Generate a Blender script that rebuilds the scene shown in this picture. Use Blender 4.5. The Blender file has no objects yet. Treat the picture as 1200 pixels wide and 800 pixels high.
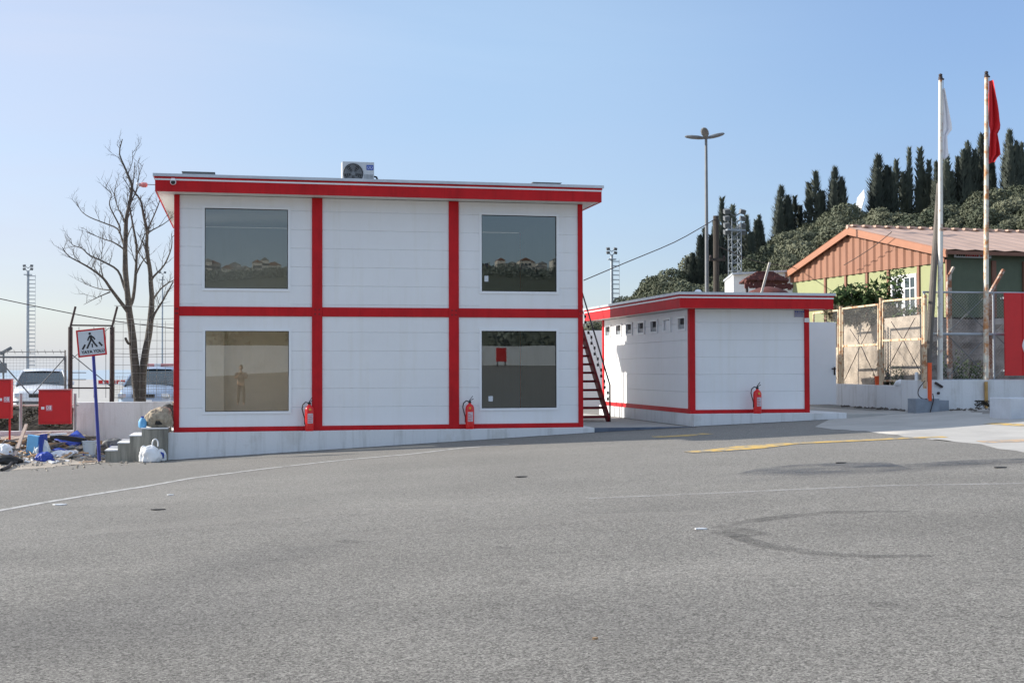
import bpy, bmesh, math, random
from mathutils import Vector, Matrix, noise
random.seed(7)
sc = bpy.context.scene
col = sc.collection
R = math.radians

# ------------------------------------------------------------------ camera
CAMZ = 1.355
YAW, PITCH, ROLL = R(11.95), R(1.19), R(-0.16)
cd = bpy.data.cameras.new('camera'); cam = bpy.data.objects.new('camera', cd); col.objects.link(cam)
cd.sensor_width = 36; cd.lens = 45.0; cd.clip_start = 0.05; cd.clip_end = 20000
CM = Matrix.Translation((0, 0, CAMZ)) @ Matrix.Rotation(-YAW, 4, 'Z') @ Matrix.Rotation(R(90) + PITCH, 4, 'X') @ Matrix.Rotation(ROLL, 4, 'Z')
cam.matrix_world = CM
sc.camera = cam
sc.render.resolution_x, sc.render.resolution_y = 1024, 682

# ------------------------------------------------------------------ sky, sun, exposure
SUN_EL = R(25)
SUN_AZ = math.atan2(-1.0, 0.36)          # azimuth clockwise from +Y, the sun stands left and a little behind the office
w = bpy.data.worlds.new('World'); sc.world = w; w.use_nodes = True
nt = w.node_tree; nt.nodes.clear()
sky = nt.nodes.new('ShaderNodeTexSky'); sky.sky_type = 'NISHITA'; sky.sun_disc = False
sky.sun_elevation = SUN_EL; sky.sun_rotation = SUN_AZ % (2 * math.pi)
sky.altitude = 0; sky.air_density = 1.0; sky.dust_density = 0.5; sky.ozone_density = 3.0
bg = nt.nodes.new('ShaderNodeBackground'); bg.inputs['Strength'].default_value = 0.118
ow = nt.nodes.new('ShaderNodeOutputWorld')
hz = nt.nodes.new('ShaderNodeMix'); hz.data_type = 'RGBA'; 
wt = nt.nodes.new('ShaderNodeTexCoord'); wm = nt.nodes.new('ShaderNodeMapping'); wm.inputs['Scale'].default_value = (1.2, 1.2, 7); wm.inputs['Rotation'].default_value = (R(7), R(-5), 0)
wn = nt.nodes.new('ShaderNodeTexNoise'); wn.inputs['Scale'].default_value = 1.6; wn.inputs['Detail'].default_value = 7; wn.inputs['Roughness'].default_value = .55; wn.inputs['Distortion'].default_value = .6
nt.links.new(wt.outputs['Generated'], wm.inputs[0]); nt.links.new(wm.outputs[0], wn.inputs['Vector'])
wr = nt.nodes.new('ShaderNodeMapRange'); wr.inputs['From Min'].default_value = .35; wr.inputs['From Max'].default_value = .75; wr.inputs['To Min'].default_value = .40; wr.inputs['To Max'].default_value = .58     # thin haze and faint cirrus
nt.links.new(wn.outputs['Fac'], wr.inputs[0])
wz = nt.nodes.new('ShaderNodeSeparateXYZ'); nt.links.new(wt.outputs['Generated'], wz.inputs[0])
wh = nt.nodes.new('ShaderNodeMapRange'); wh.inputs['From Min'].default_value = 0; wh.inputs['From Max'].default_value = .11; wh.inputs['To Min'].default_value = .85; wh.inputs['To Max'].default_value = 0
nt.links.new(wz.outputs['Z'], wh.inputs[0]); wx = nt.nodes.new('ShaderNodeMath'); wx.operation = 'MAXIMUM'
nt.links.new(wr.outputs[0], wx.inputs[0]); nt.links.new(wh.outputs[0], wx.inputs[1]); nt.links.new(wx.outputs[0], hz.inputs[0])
nt.links.new(sky.outputs[0], hz.inputs[6])
# colour of the haze: paler towards the sun, deeper blue at a right angle to it
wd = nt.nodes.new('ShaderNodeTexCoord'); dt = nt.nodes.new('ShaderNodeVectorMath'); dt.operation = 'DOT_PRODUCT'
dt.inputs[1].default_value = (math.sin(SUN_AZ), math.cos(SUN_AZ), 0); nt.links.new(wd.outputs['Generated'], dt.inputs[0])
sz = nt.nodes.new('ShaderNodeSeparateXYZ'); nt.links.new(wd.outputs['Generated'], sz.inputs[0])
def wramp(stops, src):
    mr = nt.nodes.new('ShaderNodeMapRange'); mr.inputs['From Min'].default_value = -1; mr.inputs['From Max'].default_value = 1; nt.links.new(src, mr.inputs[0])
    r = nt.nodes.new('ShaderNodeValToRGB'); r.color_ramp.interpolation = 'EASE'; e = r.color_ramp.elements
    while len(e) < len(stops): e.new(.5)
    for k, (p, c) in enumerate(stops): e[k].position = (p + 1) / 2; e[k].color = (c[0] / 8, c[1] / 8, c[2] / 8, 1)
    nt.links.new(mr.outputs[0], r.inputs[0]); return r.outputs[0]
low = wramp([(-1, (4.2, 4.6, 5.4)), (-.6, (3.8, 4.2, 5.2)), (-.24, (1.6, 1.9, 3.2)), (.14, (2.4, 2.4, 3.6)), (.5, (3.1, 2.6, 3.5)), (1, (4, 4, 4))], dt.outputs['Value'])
high = wramp([(-1, (4.8, 5.4, 6.4)), (-.6, (4.4, 5.0, 6.0)), (-.24, (1.6, 2.4, 4.2)), (.14, (3.0, 3.9, 5.1)), (.5, (4.3, 4.2, 4.7)), (1, (5, 5, 5))], dt.outputs['Value'])  # stops opposite the sun raised as added fill light, out of view
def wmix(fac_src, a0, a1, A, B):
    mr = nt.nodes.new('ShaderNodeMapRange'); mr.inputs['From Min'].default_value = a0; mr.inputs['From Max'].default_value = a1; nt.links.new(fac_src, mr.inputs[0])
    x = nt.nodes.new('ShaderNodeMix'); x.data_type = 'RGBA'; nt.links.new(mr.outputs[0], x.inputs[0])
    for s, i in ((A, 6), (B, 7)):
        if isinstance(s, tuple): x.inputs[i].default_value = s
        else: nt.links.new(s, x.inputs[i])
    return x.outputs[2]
h1 = wmix(sz.outputs['Z'], 0, .24, low, high); h1 = wmix(sz.outputs['Z'], -.01, .09, (.41, .46, .525, 1), h1); h2 = wmix(sz.outputs['Z'], .32, .8, h1, (.72, .82, .95, 1))  # overhead haze brightened out of view as added fill light
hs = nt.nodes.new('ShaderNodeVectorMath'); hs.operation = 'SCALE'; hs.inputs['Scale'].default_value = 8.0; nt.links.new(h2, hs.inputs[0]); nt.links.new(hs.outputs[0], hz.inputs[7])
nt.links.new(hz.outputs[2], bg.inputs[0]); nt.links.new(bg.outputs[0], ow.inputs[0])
sd = bpy.data.lights.new('sun', 'SUN'); sd.energy = 4.6; sd.angle = R(0.55); sd.color = (1.0, 0.93, 0.83)
sun = bpy.data.objects.new('sun', sd); col.objects.link(sun)
sdir = Vector((math.sin(SUN_AZ) * math.cos(SUN_EL), math.cos(SUN_AZ) * math.cos(SUN_EL), math.sin(SUN_EL)))
sun.rotation_euler = sdir.to_track_quat('Z', 'Y').to_euler(); sun.location = (-20, 20, 30)
sc.view_settings.view_transform = 'Standard'; sc.view_settings.look = 'None'
sc.view_settings.gamma = 1; sc.view_settings.exposure = 0.7

# ------------------------------------------------------------------ helpers
ORG = {}
def tag(o, label=None, cat=None, group=None, kind=None):
    if label: o['label'] = label
    if cat: o['category'] = cat
    if group: o['group'] = group
    if kind: o['kind'] = kind
    return o
def thing(name, label, cat, loc=(0, 0, 0), rz=0, group=None):
    o = bpy.data.objects.new(name, None); o.empty_display_size = 0.2
    col.objects.link(o); o.location = loc; o.rotation_euler = (0, 0, rz)
    ORG[o] = Vector(loc)
    return tag(o, label, cat, group)
def hue(c): return (*c, 1) if len(c) == 3 else c

def material(name, c, rough=0.6, metal=0.0, var=0.12, scale=3.0, bump=0.0, bscale=40.0, c2=None, thr=None, spec=0.5, streak=False, emit=None, coat=0, dirt=0):
    m = bpy.data.materials.new(name); m.use_nodes = True
    t = m.node_tree; b = t.nodes['Principled BSDF']
    b.inputs['Roughness'].default_value = rough; b.inputs['Metallic'].default_value = metal
    b.inputs['Specular IOR Level'].default_value = spec
    if coat: b.inputs['Coat Weight'].default_value = coat
    tc = t.nodes.new('ShaderNodeTexCoord'); mp = t.nodes.new('ShaderNodeMapping')
    t.links.new(tc.outputs['Object'], mp.inputs[0])
    if streak: mp.inputs['Scale'].default_value = (1, 1, 0.08)
    n = t.nodes.new('ShaderNodeTexNoise'); n.inputs['Scale'].default_value = scale; n.inputs['Detail'].default_value = 6; n.inputs['Roughness'].default_value = 0.65
    t.links.new(mp.outputs[0], n.inputs['Vector'])
    rp = t.nodes.new('ShaderNodeValToRGB')
    a = [max(0, x * (1 - var)) for x in c]; d = [min(1, x * (1 + var)) for x in c]
    if c2 is None:
        rp.color_ramp.elements[0].position = 0.3; rp.color_ramp.elements[1].position = 0.7
        rp.color_ramp.elements[0].color = hue(a); rp.color_ramp.elements[1].color = hue(d)
    else:
        p = thr or 0.55
        rp.color_ramp.elements[0].position = p - 0.06; rp.color_ramp.elements[1].position = p + 0.06
        rp.color_ramp.elements[0].color = hue(c); rp.color_ramp.elements[1].color = hue(c2)
    t.links.new(n.outputs['Fac'], rp.inputs[0]); t.links.new(rp.outputs[0], b.inputs['Base Color'])
    if dirt:
        mp2 = t.nodes.new('ShaderNodeMapping'); mp2.inputs['Scale'].default_value = (5, 5, .35); t.links.new(tc.outputs['Object'], mp2.inputs[0])
        n3 = t.nodes.new('ShaderNodeTexNoise'); n3.inputs['Scale'].default_value = 1.0; n3.inputs['Detail'].default_value = 7; n3.inputs['Roughness'].default_value = .7
        t.links.new(mp2.outputs[0], n3.inputs['Vector']); r3 = t.nodes.new('ShaderNodeValToRGB')
        r3.color_ramp.elements[0].position = .50; r3.color_ramp.elements[1].position = .72; r3.color_ramp.elements[0].color = (1, 1, 1, 1); d_ = 1 - dirt; r3.color_ramp.elements[1].color = (d_, d_ * .99, d_ * .96, 1)
        t.links.new(n3.outputs['Fac'], r3.inputs[0]); mx = t.nodes.new('ShaderNodeMix'); mx.data_type = 'RGBA'; mx.blend_type = 'MULTIPLY'; mx.inputs[0].default_value = 1
        t.links.new(rp.outputs[0], mx.inputs[6]); t.links.new(r3.outputs[0], mx.inputs[7]); t.links.new(mx.outputs[2], b.inputs['Base Color'])
    if bump:
        n2 = t.nodes.new('ShaderNodeTexNoise'); n2.inputs['Scale'].default_value = bscale; n2.inputs['Detail'].default_value = 4
        t.links.new(tc.outputs['Object'], n2.inputs['Vector'])
        bp = t.nodes.new('ShaderNodeBump'); bp.inputs['Strength'].default_value = bump; bp.inputs['Distance'].default_value = 0.02
        t.links.new(n2.outputs['Fac'], bp.inputs['Height']); t.links.new(bp.outputs[0], b.inputs['Normal'])
    return m

class MB:
    def __init__(s): s.v = []; s.f = []
    def add(s, vs, fs):
        k = len(s.v); s.v += [tuple(v) for v in vs]; s.f += [tuple(i + k for i in f) for f in fs]
    def box(s, x0, x1, y0, y1, z0, z1):
        s.add([(x0,y0,z0),(x1,y0,z0),(x1,y1,z0),(x0,y1,z0),(x0,y0,z1),(x1,y0,z1),(x1,y1,z1),(x0,y1,z1)],
              [(0,3,2,1),(4,5,6,7),(0,1,5,4),(1,2,6,5),(2,3,7,6),(3,0,4,7)])
        return s
    def obox(s, c, size, rot=(0, 0, 0)):
        m = Matrix.Translation(c) @ (Matrix.Rotation(rot[2],4,'Z') @ Matrix.Rotation(rot[1],4,'Y') @ Matrix.Rotation(rot[0],4,'X'))
        a, b, d = [q / 2 for q in size]
        vs = [m @ Vector(p) for p in [(-a,-b,-d),(a,-b,-d),(a,b,-d),(-a,b,-d),(-a,-b,d),(a,-b,d),(a,b,d),(-a,b,d)]]
        s.add(vs, [(0,3,2,1),(4,5,6,7),(0,1,5,4),(1,2,6,5),(2,3,7,6),(3,0,4,7)]); return s
    def bar(s, p0, p1, wdt, hgt):
        p0, p1 = Vector(p0), Vector(p1); d = p1 - p0; L = d.length
        q = d.to_track_quat('X', 'Z').to_matrix().to_4x4(); m = Matrix.Translation((p0 + p1) / 2) @ q
        a, b, e = L / 2, wdt / 2, hgt / 2
        vs = [m @ Vector(p) for p in [(-a,-b,-e),(a,-b,-e),(a,b,-e),(-a,b,-e),(-a,-b,e),(a,-b,e),(a,b,e),(-a,b,e)]]
        s.add(vs, [(0,3,2,1),(4,5,6,7),(0,1,5,4),(1,2,6,5),(2,3,7,6),(3,0,4,7)]); return s
    def path(s, pts, r, seg=8, cap=True):
        pts = [Vector(p) for p in pts]; n = len(pts)
        rs = r if isinstance(r, (list, tuple)) else [r] * n
        k = len(s.v); ref = None
        for i, p in enumerate(pts):
            d = (pts[min(i+1, n-1)] - pts[max(i-1, 0)])
            if d.length < 1e-9: d = Vector((0, 0, 1))
            d.normalize()
            if ref is None:
                ref = Vector((1, 0, 0)) if abs(d.x) < 0.8 else Vector((0, 1, 0))
            u = ref - d * ref.dot(d); u.normalize(); ref = u; v = d.cross(u)
            for j in range(seg):
                a = 2 * math.pi * j / seg
                s.v.append(tuple(p + (u * math.cos(a) + v * math.sin(a)) * rs[i]))
        for i in range(n - 1):
            for j in range(seg):
                j2 = (j + 1) % seg
                s.f.append((k+i*seg+j, k+i*seg+j2, k+(i+1)*seg+j2, k+(i+1)*seg+j))
        if cap:
            s.f.append(tuple(k + j for j in reversed(range(seg)))); s.f.append(tuple(k + (n-1)*seg + j for j in range(seg)))
        return s
    def tube(s, p0, p1, r0, r1=None, seg=8): return s.path([p0, p1], [r0, r1 if r1 is not None else r0], seg)
    def lathe(s, prof, c=(0, 0, 0), seg=16, ax='z'):
        k = len(s.v); n = len(prof)
        for (r, h) in prof:
            for j in range(seg):
                a = 2 * math.pi * j / seg
                if ax == 'z': s.v.append((c[0]+r*math.cos(a), c[1]+r*math.sin(a), c[2]+h))
                elif ax == 'y': s.v.append((c[0]+r*math.cos(a), c[1]+h, c[2]-r*math.sin(a)))
                else: s.v.append((c[0]+h, c[1]+r*math.cos(a), c[2]+r*math.sin(a)))
        for i in range(n-1):
            for j in range(seg):
                j2 = (j+1) % seg
                s.f.append((k+i*seg+j, k+i*seg+j2, k+(i+1)*seg+j2, k+(i+1)*seg+j))
        s.f.append(tuple(k + j for j in reversed(range(seg)))); s.f.append(tuple(k+(n-1)*seg+j for j in range(seg)))
        return s
    def prism(s, pts, ext):      # planar polygon of 3-d points extruded by vector
        n = len(pts); e = Vector(ext)
        s.add([Vector(p) for p in pts] + [Vector(p) + e for p in pts],
              [tuple(reversed(range(n))), tuple(range(n, 2*n))] + [(i, (i+1) % n, (i+1) % n + n, i + n) for i in range(n)])
        return s
    def build(s, name, m, parent=None, origin=None, smooth=False, bevel=0.0, jit=0):
        o3 = ORG[parent] if parent is not None else Vector(origin or (0, 0, 0))
        me = bpy.data.meshes.new(name)
        me.from_pydata([tuple(Vector(v) - o3) for v in s.v], [], s.f)
        bm = bmesh.new(); bm.from_mesh(me)
        if bevel:
            bmesh.ops.remove_doubles(bm, verts=bm.verts, dist=1e-5)
            es = [e for e in bm.edges if len(e.link_faces) == 2 and e.calc_face_angle(0) > 0.6]
            bmesh.ops.bevel(bm, geom=es, offset=bevel, segments=2, profile=0.6, affect='EDGES', clamp_overlap=True)
        bmesh.ops.recalc_face_normals(bm, faces=bm.faces)
        if jit:
            for v in bm.verts: v.co += Vector(noise.noise_vector(v.co * 3.1)) * jit
        bm.to_mesh(me); bm.free()
        if smooth:
            for p in me.polygons: p.use_smooth = True
            me.set_sharp_from_angle(angle=R(35))
        if m: me.materials.append(m)
        o = bpy.data.objects.new(name, me); col.objects.link(o)
        if parent is not None: o.parent = parent; ORG[o] = o3
        else: o.location = o3; ORG[o] = o3
        return o
def kids(o): return [c for c in bpy.data.objects if c.parent == o]
def copy_tree(o, parent=None, childmap=None):
    if childmap is None:
        childmap = {}
        for c in bpy.data.objects:
            if c.parent: childmap.setdefault(c.parent, []).append(c)
    c = o.copy(); col.objects.link(c)
    if parent: c.parent = parent
    for k in childmap.get(o, []): copy_tree(k, c, childmap)
    return c
def structure(name, mb, m, **k):
    o = mb.build(name, m, **k); o['kind'] = 'structure'; return o

# the eye's ray through a photo pixel (1200x800), used to measure positions
def ray(px, py):
    v = CM.to_3x3() @ Vector(((px - 600) / 1500, -(py - 400) / 1500, -1)); return v
CO = Vector((0, 0, CAMZ))
def onY(px, py, Y): v = ray(px, py); return CO + v * (Y / v.y)
def onX(px, py, X): v = ray(px, py); return CO + v * (X / v.x)
def onD(px, py, d):
    v = ray(px, py); f = Vector((math.sin(YAW), math.cos(YAW), 0)); return CO + v * (d / v.dot(f))
def onP(px, py, p, n):
    v = ray(px, py); n = Vector(n); return CO + v * ((Vector(p) - CO).dot(n) / v.dot(n))
PROF = [(-200,-1.3),(-40,-.9),(-12,-.74),(-1.5,-.575),(7.8,-.115),(10.4,-.01),(14,.12),(17,.31),(25,.5),(60,.8),(200,1.2)]
def prof(x):
    for (a, za), (b, zb) in zip(PROF, PROF[1:]):
        if x <= b: return za + (zb - za) * (x - a) / (b - a)
    return PROF[-1][1]
def gz(x, y):
    if y >= 28: return prof(x)
    if y <= 0:
        return -.25 + max(0, -y - 5) * 0.05 * min(1, max(0.1, (x + 20) / 30))
    k = (y / 28) ** .6; return -.25 * (1 - k) + prof(x) * k
def onG(px, py, dz=0):
    v = ray(px, py); t = 20.0 / v.y
    for _ in range(40):
        p = CO + v * t; h = CAMZ - gz(p.x, p.y); t2 = h / max(1e-4, -v.z); t = 0.5 * t + 0.5 * t2
    p = CO + v * t; p.z = gz(p.x, p.y) + dz; return p

# ------------------------------------------------------------------ materials
M = {}
M['white'] = material('white_panel_paint', (.80,.805,.81), .42, var=.035, scale=.7, bump=.06, bscale=2.2, dirt=.045)
M['white2'] = material('white_upvc', (.82,.83,.84), .3, var=.02)
M['red'] = material('red_frame_paint', (.52,.010,.014), .55, var=.16, scale=1.8, dirt=.22, bump=.02, spec=.25)
M['extred'] = material('extinguisher_red', (.72,.012,.012), .3, var=.03)
M['redb'] = material('red_cabinet_paint', (.58,.012,.014), .42, var=.06, scale=4)
M['grey_flash'] = material('galvanised_flashing', (.55,.57,.6), .4, metal=.6, var=.1)
M['soffit'] = material('soffit_board', (.68,.66,.62), .6, var=.05)
M['beige'] = material('beige_interior_wall', (.56,.52,.43), .8, var=.05)
M['floorw'] = material('laminate_floor', (.35,.24,.15), .5, var=.15)
M['plinth'] = material('whitewashed_concrete', (.70,.71,.72), .8, scale=1.3, c2=(.62,.62,.61), thr=.60, bump=.35, dirt=.25, bscale=25)
M['concrete'] = material('old_concrete', (.30,.30,.29), .9, var=.22, scale=1.7, bump=.4, bscale=30)
M['kerbblue'] = material('dark_blue_kerb_paint', (.10,.125,.17), .8, var=.3, scale=3, bump=.3)
M['conc_blue'] = material('grey_painted_concrete', (.22,.25,.29), .8, var=.2, scale=3, bump=.3)
M['conc_light'] = material('pale_concrete_slab', (.40,.385,.36), .9, var=.14, scale=.9, bump=.3, bscale=35)
M['conc_step'] = material('stained_concrete', (.25,.24,.205), .9, var=.5, scale=9, bump=.4, streak=True)
M['plaster'] = material('weathered_plaster', (.40,.34,.275), .9, var=.42, scale=2.6, bump=1.0, bscale=9)
M['rubble'] = material('rubble_stone', (.27,.25,.23), .95, var=.45, scale=2.4, bump=1.0, bscale=7)
M['soil'] = material('dark_soil', (.035,.03,.022), 1, var=.6, scale=5, bump=1, bscale=10)
M['dirt'] = material('sandy_dirt', (.36,.32,.27), 1, var=.25, scale=2.5, bump=.8, bscale=22)
M['black'] = material('black_rubber', (.015,.015,.016), .6, var=.2)
M['stairred'] = material('dark_red_stair_paint', (.16,.006,.010), .6, var=.25, scale=5, spec=.25)
M['lampgrey'] = material('grey_lamp_post', (.17,.18,.19), .6, metal=.2, var=.15)
M['dark'] = material('dark_rusty_steel', (.035,.022,.022), .7, var=.4, scale=8)
M['steel'] = material('galvanised_steel', (.34,.37,.40), .5, metal=.5, var=.15)
M['greysteel'] = material('dull_grey_steel', (.16,.17,.18), .6, metal=.3, var=.2)
M['rustpole'] = material('white_paint_on_rusty_steel', (.66,.65,.60), .6, scale=3.2, c2=(.36,.14,.045), thr=.60, bump=.2)
M['rustframe'] = material('rusty_cream_frame', (.62,.50,.34), .7, scale=6, c2=(.36,.15,.06), thr=.56, bump=.2)
M['rustpost'] = material('rusty_post', (.45,.40,.35), .8, scale=5, c2=(.25,.11,.06), thr=.48, bump=.3)
M['wire'] = material('galvanised_wire', (.27,.27,.26), .5, metal=.4, var=.2)
M['wood'] = material('raw_timber', (.42,.27,.15), .8, var=.3, scale=6, bump=.3)
M['woodgrey'] = material('weathered_timber', (.14,.125,.11), .95, var=.35, scale=8, bump=.5, streak=True)
M['pole'] = material('tarred_timber', (.05,.042,.035), .9, var=.4, scale=8, bump=.4, streak=True)
M['blue'] = material('blue_sign_post', (.02,.03,.22), .45, var=.1)
M['bluep'] = material('pale_blue_board', (.12,.36,.62), .6, var=.12)
M['blued'] = material('blue_tarpaulin', (.015,.05,.33), .5, var=.2, bump=.3)
M['plastic'] = material('white_plastic_film', (.78,.79,.80), .35, var=.05, bump=.6, bscale=18)
M['translucent'] = material('milky_plastic', (.55,.62,.66), .3, var=.12)
M['sack'] = material('burlap', (.37,.31,.23), .95, var=.35, scale=14, bump=.8, bscale=60)
M['orange'] = material('orange_paint', (.75,.09,.015), .5, var=.1)
M['bark'] = material('grey_brown_bark', (.075,.068,.06), .95, var=.4, scale=12, bump=.7, bscale=30)
M['terracotta'] = material('terracotta_sheet', (.26,.12,.072), .6, var=.08, scale=1.2)
M['terratrim'] = material('terracotta_trim', (.34,.15,.085), .5, var=.07)
M['roofpink'] = material('faded_pink_roof', (.45,.31,.245), .7, var=.15, scale=.8)
M['lime'] = material('pale_lime_render', (.285,.305,.155), .8, var=.07, scale=.9)
M['brownpost'] = material('brown_post_paint', (.22,.10,.065), .7, var=.12)
M['greenwall'] = material('dark_green_sheet', (.11,.135,.085), .7, var=.1)
M['tile'] = material('red_roof_tile', (.10,.028,.022), .8, var=.4, scale=6, bump=.4)
M['yellowp'] = material('worn_yellow_paint', (.58,.38,.10), .8, scale=5, c2=(.26,.235,.19), thr=.52)
M['whitep'] = material('worn_white_paint', (.44,.435,.42), .8, scale=6, c2=(.25,.24,.225), thr=.55)
M['carwhite'] = material('white_car_paint', (.74,.76,.78), .25, var=.02, coat=.7)
M['carsilver'] = material('silver_car_paint', (.36,.45,.58), .3, metal=.3, var=.03, coat=.7)
M['carglass'] = material('car_glass', (.03,.045,.055), .06, var=.05, spec=.8)
M['headlight'] = material('headlight_glass', (.5,.52,.54), .1, metal=.4, var=.1)
M['paper'] = material('sign_white_face', (.60,.63,.66), .4, var=.03)
M['flagw'] = material('white_flag_cloth', (.86,.85,.88), .8, var=.05)
M['flagr'] = material('red_flag_cloth', (.62,.015,.02), .75, var=.08)
M['label'] = material('silver_label', (.60,.52,.56), .4, var=.2, scale=30)
M['gauge'] = material('yellow_gauge', (.75,.38,.04), .4, var=.05)
M['skin'] = material('skin', (.45,.26,.18), .6, var=.05)
M['shirt'] = material('pale_shirt', (.17,.13,.12), .8, var=.08)
M['jeans'] = material('khaki_trousers', (.12,.10,.09), .85, var=.12)
M['hair'] = material('dark_hair', (.02,.015,.012), .7, var=.2)
M['acgrey'] = material('air_conditioner_enamel', (.50,.52,.54), .45, var=.03)
M['bluelogo'] = material('blue_logo', (.01,.06,.35), .4, var=.02)

def glass_mat(name, refl, tint):
    m = bpy.data.materials.new(name); m.use_nodes = True; t = m.node_tree; t.nodes.clear()
    o = t.nodes.new('ShaderNodeOutputMaterial'); g = t.nodes.new('ShaderNodeBsdfGlossy'); g.inputs['Roughness'].default_value = 0.0
    g.inputs['Color'].default_value = (.82, .9, .92, 1)
    tr = t.nodes.new('ShaderNodeBsdfTransparent'); tr.inputs['Color'].default_value = hue(tint)
    fr = t.nodes.new('ShaderNodeFresnel'); fr.inputs['IOR'].default_value = refl
    n = t.nodes.new('ShaderNodeTexNoise'); n.inputs['Scale'].default_value = 1.1; n.inputs['Detail'].default_value = 1
    tc = t.nodes.new('ShaderNodeTexCoord'); t.links.new(tc.outputs['Object'], n.inputs['Vector'])
    bp = t.nodes.new('ShaderNodeBump'); bp.inputs['Strength'].default_value = .02; bp.inputs['Distance'].default_value = .02
    t.links.new(n.outputs['Fac'], bp.inputs['Height']); t.links.new(bp.outputs[0], g.inputs['Normal'])
    mx = t.nodes.new('ShaderNodeMixShader'); t.links.new(fr.outputs[0], mx.inputs[0])
    t.links.new(tr.outputs[0], mx.inputs[1]); t.links.new(g.outputs[0], mx.inputs[2]); t.links.new(mx.outputs[0], o.inputs[0])
    return m
M['glass'] = glass_mat('window_glass', 2.3, (.80,.84,.82))

def leaf_mat(name, c, c2, rough=.7):
    m = bpy.data.materials.new(name); m.use_nodes = True; t = m.node_tree; b = t.nodes['Principled BSDF']
    b.inputs['Roughness'].default_value = rough; b.inputs['Specular IOR Level'].default_value = .2
    tc = t.nodes.new('ShaderNodeTexCoord'); n = t.nodes.new('ShaderNodeTexNoise'); n.inputs['Scale'].default_value = .9; n.inputs['Detail'].default_value = 5
    t.links.new(tc.outputs['Object'], n.inputs['Vector'])
    oi = t.nodes.new('ShaderNodeObjectInfo'); ad = t.nodes.new('ShaderNodeMath'); ad.operation = 'MULTIPLY_ADD'; ad.inputs[1].default_value = .5; ad.inputs[2].default_value = -.25
    t.links.new(oi.outputs['Random'], ad.inputs[0])
    a2 = t.nodes.new('ShaderNodeMath'); a2.operation = 'ADD'; t.links.new(ad.outputs[0], a2.inputs[0]); t.links.new(n.outputs['Fac'], a2.inputs[1])
    rp = t.nodes.new('ShaderNodeValToRGB'); rp.color_ramp.elements[0].position = .25; rp.color_ramp.elements[1].position = .8
    rp.color_ramp.elements[0].color = hue(c); rp.color_ramp.elements[1].color = hue(c2)
    t.links.new(a2.outputs[0], rp.inputs[0]); t.links.new(rp.outputs[0], b.inputs['Base Color'])
    return m
M['cypress'] = leaf_mat('cypress_foliage', (.065,.078,.068), (.16,.18,.145))  # greens lightened to stand in for distance haze
M['maquis'] = leaf_mat('maquis_foliage', (.058,.072,.046), (.155,.162,.108))
M['vine'] = leaf_mat('vine_foliage', (.04,.07,.02), (.11,.16,.05))

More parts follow.
